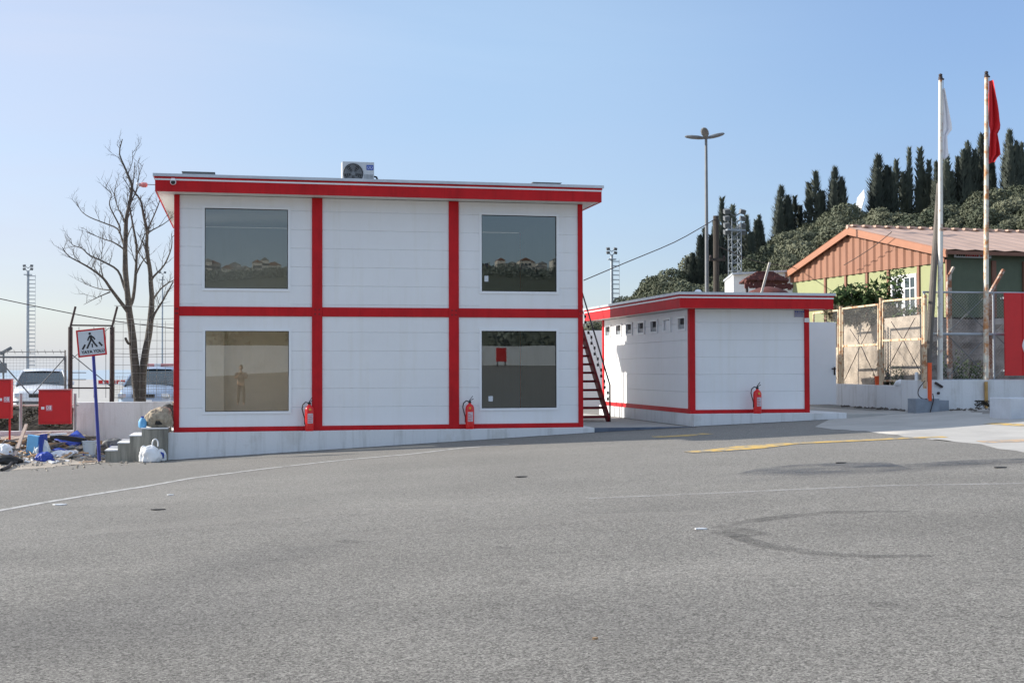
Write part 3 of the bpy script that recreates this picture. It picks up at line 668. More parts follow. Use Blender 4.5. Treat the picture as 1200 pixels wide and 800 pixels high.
# little sign plate on the cabin
t = thing('wall_sign', 'small grey name plate under the right end of the cabin fascia', 'sign', tuple(onY(937, 368, B0)))
q0 = onY(930.5, 363.7, B0 + .01); q1 = onY(943, 371.8, B0 + .01)
m = MB(); m.box(q0.x, q1.x, B0 + .006, B0 + .018, q1.z, q0.z); m.build('plate', material('lilac_grey_plate', (.42,.40,.46), .5), t)
m = MB(); hh = q0.z - q1.z; ww = q1.x - q0.x; random.seed(2)
for j in range(3):
    x = q0.x + .02; zc = q1.z + hh * (.8 - .27 * j)
    while x < q1.x - .04:
        l = random.uniform(.015, .03) * (1.3 if j == 0 else .8); m.box(x, x + l, B0 + .003, B0 + .0055, zc - .012, zc + (.018 if j == 0 else .006)); x += l + .01
m.build('lettering', M['bluelogo'], t)

# ------------------------------------------------------------------ steel stair between the cabins
st = thing('steel_stair', 'dark red steel stair climbing behind the office to its upper door', 'stair', (8.6, 31.6, -.02))
SX0, SX1 = 7.85, 9.18
def slope(y): return -.02 + (y - 31.55) * (2.62 / 2.85)
for x in (SX0, SX1):
    m = MB(); m.bar((x, 31.5, -.0), (x, 34.35, 2.62), .06, .22); m.build('stringer', M['stairred'], st)
for k in range(11):
    z = .13 + k * .225; y = 31.55 + (z + .02) / 2.62 * 2.85
    m = MB(); m.box(SX0 + .04, SX1 - .05, y - .13, y + .13, z - .06, z); m.build('tread', M['stairred'], st)
m = MB(); [m.box(7.70, SX1, 34.36 + .05 * q, 34.38 + .05 * q, 2.54, 2.60) for q in range(16)]; m.box(7.70, SX1, 34.33, 34.36, 2.48, 2.60); m.box(7.70, SX1, 35.14, 35.17, 2.48, 2.60); m.build('landing', M['stairred'], st)
for (x, y) in ((SX1 - .03, 34.5), (SX1 - .03, 35.15), (7.8, 35.15)):
    m = MB(); m.tube((x, y, -.02), (x, y, 2.52), .04); m.build('post', M['dark'], st)
hr = [(SX1 + .04, 31.50, -.02), (SX1 + .04, 31.50, .92), (SX1 + .04, 34.3, 3.55), (SX1 + .04, 35.15, 3.55), (7.85, 35.15, 3.55)]
m = MB(); m.path(hr, .022, 8); m.build('handrail', M['dark'], st)
for k in range(9):
    f_ = (k + .6) / 9; y = 31.5 + 2.8 * f_; z = .92 + 2.63 * f_
    for zz in (z - .34, z - .50): m = MB(); m.tube((SX1 + .04, y, zz), (SX1 + .04, y, zz - .08), .028); m.build('rail_clip', M['dark'], st)
m = MB(); m.path([(SX1 + .04, 31.6, .6), (SX1 + .04, 34.3, 3.1)], .006, 5); m.build('cable', M['dark'], st)

# ------------------------------------------------------------------ things on the roofs and walls
ZR = ZT + .375
t = thing('air_conditioner', 'white outdoor air-conditioning unit with round fan on the office roof', 'air conditioner', (2.6, 28.95, ZR))
q0 = onY(401, 189, 28.9); q1 = onY(438.5, 189, 28.9); zt = q0.z; zb = ZR + .02; dx = q1.x - q0.x
m = MB(); m.box(q0.x, q1.x, 28.9, 29.22, zb, zt); m.build('casing', M['acgrey'], t, bevel=.015)
m = MB(); m.box(q0.x + .1, q0.x + .14, 28.92, 29.2, ZT + .33, zb); m.box(q1.x - .14, q1.x - .1, 28.92, 29.2, ZT + .33, zb); m.build('foot', M['greysteel'], t)
cx, cz = q0.x + dx * .34, (zb + zt) / 2 - .01; rr = (zt - zb) * .43
m = MB(); m.lathe([(rr, 0), (rr, -.006)], (cx, 28.898, cz), 28, 'y'); fn = m.build('fan_grille', M['black'], t)
m = MB()
for q in (.3, .5, .7, .88, 1.0):
    m.path([(cx + rr*q*math.cos(a*.2618), 28.886, cz + rr*q*math.sin(a*.2618)) for a in range(25)], .006, 4)
for a in range(16): m.tube((cx + .03*math.cos(a*math.pi/8), 28.886, cz + .03*math.sin(a*math.pi/8)), (cx + rr*math.cos(a*math.pi/8), 28.886, cz + rr*math.sin(a*math.pi/8)), .003, seg=4)
m.lathe([(.05, 0), (.05, -.012)], (cx, 28.89, cz), 12, 'y'); m.build('wire_guard', M['greysteel'], fn)
m = MB()
for k in range(5):
    a0 = k * 1.2566
    m.add([(cx + .05*math.cos(a0), 28.890, cz + .05*math.sin(a0)), (cx + rr*.9*math.cos(a0), 28.8905, cz + rr*.9*math.sin(a0)), (cx + rr*.9*math.cos(a0+.7), 28.8895, cz + rr*.9*math.sin(a0+.7)), (cx + .05*math.cos(a0+.5), 28.8905, cz + .05*math.sin(a0+.5))], [(0,1,2,3)])
m.build('fan_blade', M['greysteel'], fn)
lx = q0.x + dx * .76; lz = zt - (zt - zb) * .24
m = MB(); m.box(lx, lx + .155, 28.890, 28.898, lz - .055, lz + .055); lg = m.build('badge', M['bluelogo'], t)
m = MB()
for k in (0, 1):
    c = lx + .045 + k * .065; m.path([(c - .018, 28.888, lz - .03), (c - .018, 28.888, lz + .03), (c + .012, 28.888, lz + .03), (c + .024, 28.888, lz), (c + .012, 28.888, lz - .03), (c - .018, 28.888, lz - .03)], .004, 5)
m.build('emblem', M['white2'], lg)
m = MB()
for k in range(7): m.box(q0.x + dx*.70 + k*.03, q0.x + dx*.70 + k*.03 + .01, 28.893, 28.899, zb + .05, zb + .24)
m.build('louvre', M['greysteel'], t)
m = MB(); m.path([(q1.x, 29.05, zb + .22), (q1.x + .06, 29.0, zb + .2), (q1.x + .10, 28.95, zb + .08), (q1.x + .11, 28.95, ZR - .03)], .022, 8); m.build('pipe', M['black'], t)
for (a, c, y, lab) in ((214, 251, 201.5, 'flat grey roof hatch near the left end of the office roof'), (625, 657, 214, 'flat grey roof hatch near the right end of the office roof')):
    q0, q1 = onY(a, y, 29.3), onY(c, y, 29.3)
    m = MB(); m.box(q0.x, q1.x, 29.3, 30.2, ZR - .03, q0.z); m.box(q0.x - .02, q1.x + .02, 29.28, 30.22, q0.z, q0.z + .012)
    tag(m.build('roof_hatch', M['greysteel'], origin=((q0.x + q1.x) / 2, 29.3, ZR)), lab, 'roof hatch')
p = onY(203, 213.5, 27.85)
t = thing('security_camera', 'small white dome camera on the left end of the office fascia', 'camera', tuple(p))
m = MB(); m.lathe([(.06, 0), (.065, -.03), (.06, -.06)], (p.x, 27.856, p.z), 16, 'y'); m.lathe([(.045, .05), (.055, .03), (.055, -.0)], (p.x, 27.80, p.z + .02), 14, 'z'); m.build('housing', M['white2'], t, smooth=True)
m = MB(); m.lathe([(.045, 0), (.042, -.02), (.03, -.036), (.01, -.044)], (p.x, 27.797, p.z - .01), 14, 'y'); m.build('dome', M['black'], t, smooth=True)
p = onY(179, 217, 28.3)
t = thing('alarm_siren', 'small red and white siren on an arm off the left end of the office roof', 'siren', tuple(p))
m = MB(); m.tube((p.x + .12, 28.3, p.z + .01), (p.x - .14, 28.3, p.z + .01), .008); m.build('arm', M['greysteel'], t)
m = MB(); m.lathe([(.03, 0), (.055, .06), (.055, .13), (.035, .16)], (p.x - .27, 28.3, p.z), 12, 'x'); m.build('lamp', material('pale_red_lens', (.65,.25,.24), .4), t)
m = MB(); m.lathe([(.02, 0), (.035, .02), (.035, .07)], (p.x - .34, 28.3, p.z + .015), 12, 'x'); m.build('horn', M['paper'], t)
for (px, py, h, lab) in ((818, 341, .16, 'small round white vent cap on the cabin roof'),):
    p = onY(px, py, 30.2); z0 = CT + .34
    m = MB(); m.lathe([(.05, 0), (.05, .12), (.09, .13), (.09, .17), (.06, .21), (.01, .225)], (p.x, 30.2, z0), 14); tag(m.build('roof_vent', M['white2'], origin=(p.x, 30.2, z0), smooth=True), lab, 'vent')

# ------------------------------------------------------------------ fire extinguishers
def extinguisher(px, Y, z0, lab):
    p = onY(px, 470, Y); t = thing('fire_extinguisher', lab, 'fire extinguisher', (p.x, Y, z0), R(random.uniform(-15, 5)), 'red fire extinguishers standing in front of the cabins')
    o = ORG[t]
    r = .088
    m = MB(); m.lathe([(r*.86, .0), (r*.95, .012), (r*.95, .05), (r, .055), (r, .40), (r*.93, .44), (r*.7, .475), (r*.35, .495), (r*.3, .52)], tuple(o), 22); m.build('cylinder', M['extred'], t, smooth=True)
    m = MB(); m.lathe([(.028, .515), (.03, .525), (.03, .55), (.02, .56)], tuple(o), 12)
    m.bar(o + Vector((-.01, 0, .56)), o + Vector((.075, 0, .60)), .02, .012); m.bar(o + Vector((-.01, 0, .565)), o + Vector((.06, 0, .655)), .02, .010); m.build('handle', M['black'], t)
    m = MB(); m.path([o + Vector(q) for q in ((-.02, -.01, .545), (-.07, -.01, .56), (-.125, -.01, .51), (-.14, -.01, .43), (-.115, -.01, .33), (-.088, -.01, .24), (-.084, -.01, .13))], [.011]*5 + [.013, .017], 8); m.build('hose', M['black'], t, smooth=True)
    m = MB(); m.lathe([(.024, 0), (.024, -.012)], (o.x + .012, o.y - r - .002, o.z + .42), 14, 'y'); m.build('gauge', M['gauge'], t)
    m = MB(); k = []
    for a in range(9):
        th = R(-90 - 22 + a * 9); k.append((o.x + (r + .002) * math.cos(th), o.y + (r + .002) * math.sin(th)))
    for (za, zb) in ((.15, .34),):
        n = len(m.v)
        for (x, y) in k: m.v += [(x, y, o.z + za), (x, y, o.z + zb)]
        for i in range(8): m.f.append((n + 2*i, n + 2*i + 2, n + 2*i + 3, n + 2*i + 1))
    lb = m.build('label', M['label'], t, smooth=True)
    m = MB()
    for i in range(5):
        z = .17 + i * .032; a0, a1 = R(-90 - 18), R(-90 + random.uniform(10, 40)); n = len(m.v); N = 6
        for j in range(N + 1):
            th = a0 + (a1 - a0) * j / N; m.v += [(o.x + (r + .0035) * math.cos(th), o.y + (r + .0035) * math.sin(th), o.z + z), (o.x + (r + .0035) * math.cos(th), o.y + (r + .0035) * math.sin(th), o.z + z + .010)]
        for j in range(N): m.f.append((n + 2*j, n + 2*j + 2, n + 2*j + 3, n + 2*j + 1))
    m.build('print', M['redb'], lb)
    t.scale = (1.12,) * 3
    return t
random.seed(5)
extinguisher(362.5, 28.225, 0, 'fire extinguisher by the first red inner column, right of the left lower window')
extinguisher(550.5, 28.225, 0, 'fire extinguisher by the second red inner column, left of the right lower window')
extinguisher(887.5, 28.40, CZ, 'fire extinguisher in front of the low single-storey cabin')

# ================================================================== LEFT SIDE
# parapet wall
m = MB(); m.box(-3.72, -1.58, 31.0, 31.3, -.8, .592); m.box(-6.6, -3.722, 30.55, 30.75, -.8, -.035); m.box(-3.90, -3.722, 30.752, 31.3, -.8, -.05)
tag(m.build('parapet_wall', M['plinth'], origin=(-2.6, 31, -.6), bevel=.01), 'low white rendered wall left of the office, below the parked silver car', 'wall')
m = MB(); m.box(-3.80, -1.58, 31.302, 32.9, -.8, .55); structure('planter_soil', m, M['dirt'])
# dark recess with an overgrown bank behind the cabinets
b = MB(); nx = 50
for j in range(12):
    for i in range(nx + 1):
        x = -11.5 + 7.7 * i / nx; v = j / 11; y = 31.0 + 1.9 * v; z = -.15 + .62 * v ** .6
        q = noise.noise(Vector((x * 2.3, y * 2.3, 1))) * .12 + noise.noise(Vector((x * 7, y * 7, 1))) * .06
        b.v.append((x, y + q, z + q))
for j in range(11):
    for i in range(nx): k = j * (nx + 1) + i; b.f.append((k, k + 1, k + nx + 2, k + nx + 1))
structure('earth_bank', b, M['soil'])
random.seed(11)
def leaf_cloud(mb, blobs, n, size, squash=1.0, up=0.0, shell=.55, rnd=random):
    tot = sum(b[1][0] * b[1][1] * b[1][2] for b in blobs) or 1
    for (c, r) in blobs:
        k = max(6, int(n * r[0] * r[1] * r[2] / tot))
        for _ in range(k):
            u = Vector((rnd.gauss(0, 1), rnd.gauss(0, 1), rnd.gauss(0, 1))).normalized()
            rad = shell + (1.08 - shell) * rnd.random() ** .6
            p = Vector((c[0] + u.x * r[0] * rad, c[1] + u.y * r[1] * rad, c[2] + u.z * r[2] * rad))
            s = size * rnd.uniform(.5, 1.3)
            nrm = (u + Vector((rnd.gauss(0, .6), rnd.gauss(0, .6), rnd.gauss(0, .6)))).normalized()
            a = nrm.orthogonal().normalized(); q = Matrix.Rotation(rnd.uniform(0, 6.28), 3, nrm); a = q @ a; bb = nrm.cross(a)
            if up: bb = (bb + Vector((0, 0, up))).normalized()
            a *= s * .5; bb *= s * squash
            mb.add([p - a, p + bb * .3 - a * .2, p + bb, p + a], [(0, 1, 2, 3)])
# weeds on the dark bank (nobody could count them)
m = MB()
for i in range(60):
    x = random.uniform(-8.5, -3.9); y = random.uniform(31.2, 32.6); v = (y - 31) / 1.9
    leaf_cloud(m, [((x, y, -.1 + .62 * v ** .6), (.14, .12, .10))], 40, .06)
tag(m.build('bank_weeds', leaf_mat('dead_weeds', (.03,.03,.018), (.10,.085,.06))), 'dark dry weeds on the bank behind the red cabinets', 'weeds', kind='stuff')

# red hose cabinets
def cabinet(px0, px1, py0, py1, Y, lab, legs, plate):
    a = onY(px0, py1, Y); c = onY(px1, py0, Y)
    t = thing('hose_cabinet', lab, 'cabinet', ((a.x + c.x) / 2, Y + .12, a.z))
    m = MB(); m.box(a.x, c.x, Y, Y + .26, a.z, c.z); m.build('body', M['redb'], t, bevel=.008)
    m = MB(); m.box(a.x + .035, c.x - .035, Y - .012, Y - .001, a.z + .04, c.z - .045); d = m.build('door', M['redb'], t, bevel=.004)
    m = MB(); m.box(a.x - .012, c.x + .012, Y - .03, Y + .27, c.z + .001, c.z + .022); m.build('lid', material('faded_red_lid', (.45,.16,.16), .5), t)
    for (lx, zb) in legs:
        m = MB(); x = onY(lx, 480, Y + .1).x; m.box(x - .02, x + .02, Y + .08, Y + .12, zb, a.z - .001); m.build('leg', M['redb'], t)
    if plate:
        q = onY(*plate, Y); m = MB(); m.box(q.x - .10, q.x - .035, Y - .017, Y - .0125, q.z - .028, q.z + .03); m.build('latch', M['plastic'], d)
        m = MB(); m.box(q.x, q.x + .13, Y - .017, Y - .0125, q.z - .06, q.z + .065); e = m.build('sticker', material('pink_sticker', (.62,.25,.30), .5), d)
        m = MB()
        m.path([(q.x + .03 + .025 * math.cos(k * .524), Y - .0185, q.z + .01 + .03 * math.sin(k * .524)) for k in range(13)], .006, 4)
        m.box(q.x + .075, q.x + .105, Y - .0205, Y - .0175, q.z - .03, q.z + .05); m.build('emblem', M['plastic'], e)
    return t
cabinet(45, 83, 457, 497, 29.9, 'square red hose cabinet in front of the dark bank, right one', [], (54, 478))
cabinet(-22, 13, 445, 490.5, 29.6, 'red hose cabinet cut off by the left edge of the photo', [(-18, -.75), (11.5, -.75)], (4.5, 468))
# pipe railing
t = thing('pipe_railing', 'white pipe railing with two grey posts around the dark bank', 'railing', (-5.5, 30.8, -.1))
for px in (24, 87.5):
    p = onY(px, 461, 30.6); m = MB(); m.tube((p.x, 30.65, -.1), (p.x, 30.65, p.z), .035); m.build('post', M['steel'], t)
z = onY(24, 475, 30.6).z; m = MB(); m.tube((-8, 30.71, z), (onY(92, 475, 30.7).x, 30.71, z), .022); m.build('rail', M['rustpole'], t)

# gate frame with leaning arms
def wpt(px, py, Y): return onY(px, py, Y)
YG = 31.75
gate = thing('gate_frame', 'dark rusty steel gate frame with slanted arms behind the crossing sign', 'gate', tuple(wpt(107, 468, YG)))
for (pb, pt) in (((82.2, 475), (88.5, 359)), ((131, 469), (137.5, 359))):
    b0 = wpt(pb[0], pb[1] + 4, YG); t0 = wpt(pb[0] + .3, 383, YG); t1 = wpt(pt[0], pt[1], YG)
    m = MB(); m.tube(b0, t0, .055, .052, 10); p_ = m.build('post', M['dark'], gate)
    m = MB(); m.tube(t0, t1, .028, .026); m.build('arm', M['dark'], p_)
m = MB(); m.tube(wpt(82.5, 381, YG), wpt(131, 381.5, YG), .018); m.tube(wpt(84, 454.5, YG), wpt(131, 454.5, YG), .018); m.build('crossbar', M['dark'], gate)
m = MB(); m.tube(wpt(85, 416, YG), wpt(129, 452, YG), .012); m.tube(wpt(85, 420, YG), wpt(128, 384, YG), .008); m.build('brace', M['greysteel'], gate)
m = MB()
for px in (92.5, 110, 124): m.tube(wpt(px, 383, YG + .03), wpt(px, 466, YG + .03), .007, seg=5)
for py in (436.5, 444.5): m.tube(wpt(83, py, YG + .03), wpt(101, py, YG + .03), .01, seg=5)
m.build('bars', M['greysteel'], gate)
def mesh_fence(t, pxa, pxb, pya, pyb, Y, step, r, mat_, name='mesh'):
    a = wpt(pxa, pyb, Y); c = wpt(pxb, pya, Y); m = MB(); x = a.x
    while x <= c.x: m.tube((x, Y, a.z), (x, Y, c.z), r, seg=3); x += step
    z = a.z
    while z <= c.z: m.tube((a.x, Y + .006, z), (c.x, Y + .006, z), r, seg=3); z += step
    return m.build(name, mat_, t)
t = thing('mesh_fence', 'grey wire mesh fence behind the bare tree', 'fence', tuple(wpt(168, 468, YG)))
mesh_fence(t, 134, 206, 376, 466, YG + .05, .195, .0055, M['wire'])
mesh_fence(t, 134, 206, 440, 468, YG + .07, .06, .003, M['wire'])
for py in (414, 373, 358): m = MB(); m.path([wpt(134, py, YG + .05), wpt(170, py + 1.5, YG + .05), wpt(206, py, YG + .05)], .006, 4); m.build('strand', M['wire'], t)
p0, p1 = wpt(188.5, 468, YG + .1), wpt(188.5, 318, YG + .1)
t = thing('mesh_gate_panel', 'wide grey framed mesh gate in front of the white car', 'gate', tuple(wpt(38, 475, 32.2)))
YL = 32.2
m = MB(); m.tube(wpt(-30, 418.3, YL), wpt(76.5, 418.3, YL), .022); m.tube(wpt(76.5, 417, YL), wpt(76.5, 472, YL), .03); m.tube(wpt(-30, 471, YL), wpt(76.5, 471, YL), .02); m.build('frame', M['greysteel'], t)
m = MB(); m.tube(wpt(76, 419, YL), wpt(38, 462, YL), .013); m.tube(wpt(-6, 416, YL), wpt(34, 461, YL), .016); m.build('brace', M['greysteel'], t)
mesh_fence(t, -28, 76, 419, 470, YL + .03, .075, .0022, M['wire'])
m = MB(); m.path([wpt(-30, 411, YL), wpt(20, 412.3, YL), wpt(50, 412, YL), wpt(76, 412, YL)], .010, 5); m.tube(wpt(76.3, 410, YL), wpt(76.3, 418, YL), .02)
for px in range(-20, 76, 9): m.tube(wpt(px, 409.6, YL), wpt(px + 2, 414.6, YL), .006, seg=4)
m.build('barbed_wire', M['wire'], t)

# pedestrian crossing sign
bp = onG(117, 541.5); Yb = bp.y
t = thing('crossing_sign', 'tilted pedestrian crossing sign with red border on a blue post', 'sign', tuple(bp))
tp = onY(108.6, 402, Yb)
m = MB(); m.tube(bp + Vector((0, 0, -.1)), tp, .036, .034, 12); m.build('post', M['blue'], t)
c4 = [onY(89, 387.2, Yb - .05), onY(122.2, 383.6, Yb - .05), onY(125.8, 415.3, Yb - .05), onY(91.5, 419, Yb - .05)]
cen = sum(c4, Vector()) / 4; ux = ((c4[1] - c4[0]) + (c4[2] - c4[3])) / 2; uy = ((c4[0] - c4[3]) + (c4[1] - c4[2])) / 2
def sp(u, v, dy=0): q = cen + ux * u + uy * v; return Vector((q.x, Yb - .05 + dy, q.z))
def quadp(mb, pts, dy, th=.002): mb.prism([sp(u, v, dy) for u, v in pts], (0, th, 0))
m = MB(); quadp(m, [(-.5,-.5),(.5,-.5),(.5,.5),(-.5,.5)], 0, .012); pl = m.build('plate', M['redb'], t)
m = MB(); quadp(m, [(-.44,-.44),(.44,-.44),(.44,.44),(-.44,.44)], -.0025); m.build('face', M['paper'], pl)
m = MB()
def stroke(pts, w_, dy=-.005):
    for a, c in zip(pts, pts[1:]):
        d = Vector((c[0]-a[0], c[1]-a[1])); d.normalize(); n = Vector((-d.y, d.x)) * w_ / 2
        quadp(m, [(a[0]-n.x, a[1]-n.y), (c[0]-n.x, c[1]-n.y), (c[0]+n.x, c[1]+n.y), (a[0]+n.x, a[1]+n.y)], dy); 
quadp(m, [(-.03 + .045*math.cos(a*.524), .335 + .045*math.sin(a*.524)) for a in range(12)], -.005)
quadp(m, [(-.06,.27),(.02,.28),(.055,.08),(-.03,.08)], -.0055)
stroke([(-.02,.26),(-.09,.17),(-.12,.08)], .05, -.006); stroke([(.0,.26),(.09,.17),(.13,.10)], .05, -.0065)
stroke([(0,.12),(-.07,-.02),(-.17,-.20)], .06, -.007); stroke([(.02,.12),(.10,-.04),(.19,-.17)], .06, -.0075)
stroke([(.02,-.04),(.02,-.18)], .045, -.005); stroke([(-.22,-.05),(-.33,-.22)], .065, -.005); stroke([(.26,-.01),(.36,-.16)], .065, -.005)
m.build('pictogram', M['black'], pl)
def text_mesh(name, s, size, mat_, parent, origin, xdir, zdir, ext=.001, bold=0.0):
    cu = bpy.data.curves.new(name, 'FONT'); cu.body = s; cu.size = size; cu.align_x = 'CENTER'; cu.align_y = 'CENTER'; cu.extrude = ext; cu.offset = bold
    o = bpy.data.objects.new(name, cu); col.objects.link(o); dg = bpy.context.evaluated_depsgraph_get(); me = bpy.data.meshes.new_from_object(o.evaluated_get(dg))
    bpy.data.objects.remove(o); xd, zd = Vector(xdir).normalized(), Vector(zdir).normalized(); yd = zd.cross(xd)
    mt = Matrix((( xd.x, zd.x, -yd.x, 0), (xd.y, zd.y, -yd.y, 0), (xd.z, zd.z, -yd.z, 0), (0, 0, 0, 1)))
    me.transform(Matrix.Translation(Vector(origin) - ORG[parent]) @ mt); me.materials.clear(); me.materials.append(mat_); me.name = name
    ob = bpy.data.objects.new(name, me); col.objects.link(ob); ob.parent = parent; ORG[ob] = ORG[parent]; return ob
text_mesh('lettering', 'YAYA YOLU', .085, M['black'], pl, sp(.03, -.335, -.006), ux, uy, .0012, .003)

# concrete steps beside the office
t = thing('concrete_steps', 'three stained concrete steps climbing to the left side of the office', 'steps', (-2.3, 27.95, -.6))
SY = 27.98; xs = [onY(px, 520, SY).x for px in (123.5, 138, 152, 166, 198)]; zs = [onY(130, 528.3, SY).z, onY(145, 519.5, SY).z, onY(160, 511, SY).z, onY(180, 502.5, SY).z]
pts = [(xs[0], SY, -.8), (xs[0], SY, zs[0]), (xs[1], SY, zs[0]), (xs[1], SY, zs[1]), (xs[2], SY, zs[1]), (xs[2], SY, zs[2]), (xs[3], SY, zs[2]), (xs[3], SY, zs[3]), (xs[4] - .02, SY, zs[3]), (xs[4] - .02, SY, -.8)]
m = MB(); m.prism(pts, (0, 1.5, 0)); m.build('stair_block', M['conc_step'], t)
m = MB()
for a, c, z in zip(xs, xs[1:], zs): m.box(a - .015, c - .001 - (.02 if c == xs[4] else 0), SY - .015, SY + 1.5, z + .001, z + .022)
m.build('step_top', M['plinth'], t)  # tops paler than the faces, sunlight put into the colour
zl = zs[3] + .022
def gzm(x, y):
    if x > -2.95 or y < 27.6: return gz(x, y)
    k = min(1, (y - 27.6) / 2.9); e = min(1, (-2.95 - x) / .5)
    return gz(x, y) + e * (.50 * k ** 1.3) + e * k * .05 * noise.noise(Vector((x * 2.2, y * 2.2, 0)))
_g = MB(); _xs = fr(-13, -2.95, .15); _ys = fr(27.6, 30.54, .15)
for y in _ys:
    for x in _xs: _g.v.append((x, y, gzm(x, y) + .006 + .02 * noise.noise(Vector((x * 9, y * 9, 0))) * min(1, (y - 27.6) * 3)))
for j in range(len(_ys) - 1):
    for i in range(len(_xs) - 1): k = j * len(_xs) + i; _g.f.append((k, k + 1, k + len(_xs) + 1, k + len(_xs)))
_o = _g.build('dirt_mound', M['dirt'], smooth=True); _o['kind'] = 'structure'
# landing clutter
def crumple(name, c, r, mat_, lab, cat, seed=0, sub=4, amp=.25, hole=None, flat=None, fr_=2.2):
    bm = bmesh.new(); bmesh.ops.create_icosphere(bm, subdivisions=sub, radius=1.0)
    o3 = Vector((seed * 7.3, seed * 1.7, 0))
    for v in bm.verts:
        cv = v.co.copy()
        fold = 1 - abs(noise.noise(Vector((cv.x * fr_ * 1.1, cv.y * fr_ * 1.1, cv.z * fr_ * .55)) + o3)) * 2     # soft ridged folds
        lump = noise.noise(cv * 1.3 + o3)
        k = 1 + amp * (.45 * (fold - .6) + .55 * lump) + .10 * amp * noise.noise(cv * 9 + o3)
        if flat is not None and cv.z < 0: cv.z *= flat
        cv *= k
        if cv.z < -.45: cv.z = -.45 + (cv.z + .45) * .15
        cv.x *= 1 + .18 * max(0, -cv.z); cv.y *= 1 + .18 * max(0, -cv.z)
        if hole:
            d = (v.co.normalized() - Vector(hole).normalized()).length
            if d < .62: cv *= .45 + .55 * (d / .62) ** 1.5
        v.co = Vector((cv.x * r[0], cv.y * r[1], cv.z * r[2]))
    me = bpy.data.meshes.new(name); bm.to_mesh(me); bm.free(); me.materials.append(mat_)
    for p in me.polygons: p.use_smooth = True
    o = bpy.data.objects.new(name, me); col.objects.link(o); mn = min(v.co.z for v in me.vertices)
    for v in me.vertices: v.co.z -= mn
    o.location = c; ORG[o] = Vector(c)
    return tag(o, lab, cat) if lab else o
p = onY(187, 500, 28.35)
sk = crumple('burlap_sack', (p.x, 28.35, zl), (.27, .24, .27), M['sack'], 'open beige burlap sack slumped on the top step by the office corner', 'sack', 9, 5, .34, hole=(-.05, -1, -.55), fr_=3.4)
o = crumple('sack_contents', (0, 0, 0), (.13, .08, .12), M['black'], None, None, 5, 3, .5); o.parent = sk; o.location = (0, -.10, .06)
p = onY(199, 500, 29.0); crumple('rubbish_bag', (p.x - .02, 28.95, zl), (.24, .2, .30), M['black'], 'black rubbish bag behind the burlap sack on the top step', 'bag', 8, 4, .3)
p = onY(167, 499, 28.2)
t = thing('water_jug', 'pale blue plastic water jug on the left edge of the top step', 'jug', (p.x, 28.2, zl))
m = MB(); m.lathe([(.07, 0), (.085, .03), (.085, .13), (.06, .18), (.03, .21)], (p.x, 28.2, zl), 14); m.build('body', M['bluep'], t, smooth=True)
m = MB(); m.lathe([(.032, .211), (.032, .24)], (p.x, 28.2, zl), 10); m.build('cap', M['blued'], t)

# rubbish in front of the wall
def G(px, py, dz=0):
    v = ray(px, py); t_ = 26.5 / v.y
    for _ in range(80):
        p = CO + v * t_; h = CAMZ - gzm(p.x, min(p.y, 30.4)); t_ = .7 * t_ + .3 * h / max(1e-4, -v.z); t_ = min(t_, 30.3 / v.y)
    p = CO + v * t_; p.z = gzm(p.x, p.y) + dz; return p
def plank(pa, pb, w_, h, mat_, lab, name='plank', cat='plank', za=0, zb=0):
    a, c = G(*pa), G(*pb); a.z += za + h / 2; c.z += zb + h / 2; m = MB(); m.bar(a, c, w_, h)
    o = m.build(name, mat_, origin=tuple((a + c) / 2), jit=.004); return tag(o, lab, cat)
# stacked boards at the left edge
a = Vector((-8.0, 28.7, 0))
for k in range(5):
    m = MB(); m.obox((a.x + .9 + .06 * (k % 3), a.y + .45, -.56 + .045 + k * .085), (2.5, .55 - .03 * k, .07), (0, 0, R(2 - k)))
    tag(m.build('timber_board', M['wood'] if k % 2 == 0 else M['woodgrey'], origin=(a.x + .9, a.y + .45, -.56 + k * .085), bevel=.004, jit=.01),
        ['bottom grey board of', 'second board up in', 'middle board of', 'second board from the top of', 'top board of'][k] + ' the timber stack at the left edge', 'board', 'boards stacked at the left edge of the yard')
p0 = G(17, 536); m = MB(); m.bar(p0 + Vector((0, 0, .02)), onY(31, 497, p0.y + .7), .06, .045); tag(m.build('plank', material('pale_pine', (.55,.42,.34), .8, var=.15), origin=tuple(p0)), 'pale plank leaning upright against the timber stack', 'plank')
p0 = G(26, 535); p1 = onY(35, 509, p0.y + .1)
m = MB(); m.obox((p0.x + .22, p0.y + .05, p0.z + .23), (.27, .10, .44), (R(4), R(8), R(-24))); t1 = m.build('sheet_board', M['bluep'], origin=tuple(p0), bevel=.01); tag(t1, 'pale blue foam board standing upright among the rubbish', 'board')
m = MB(); m.obox((p0.x + .41, p0.y + .04, p0.z + .24), (.07, .30, .46), (0, R(4), R(-10))); tag(m.build('sheet_board', M['blued'], origin=(p0.x + .41, p0.y, p0.z), bevel=.005), 'narrow dark blue board right beside the pale blue one', 'board')
p = G(46, 538); crumple('plastic_sheet', (p.x, p.y + .35, p.z), (.17, .1, .25), M['translucent'], 'milky plastic sheet bunched beside the blue boards', 'plastic sheet', 12, 4, .4)
p = G(51, 541); crumple('cement_bag', (p.x, p.y + .1, p.z), (.17, .12, .13), M['blued'], 'blue and white crumpled bag in front of the milky plastic sheet', 'bag', 14, 4, .5)
p = G(62, 537); crumple('plastic_wrap', (p.x + .1, p.y + .2, p.z), (.24, .12, .10), M['plastic'], 'white crumpled plastic wrap right of the blue bag', 'plastic wrap', 15, 4, .55)
p = G(72, 536); crumple('plastic_wrap', (p.x + .15, p.y + .2, p.z), (.22, .1, .09), M['plastic'], 'small white plastic scrap left of the clear bucket', 'plastic wrap', 17, 4, .55)
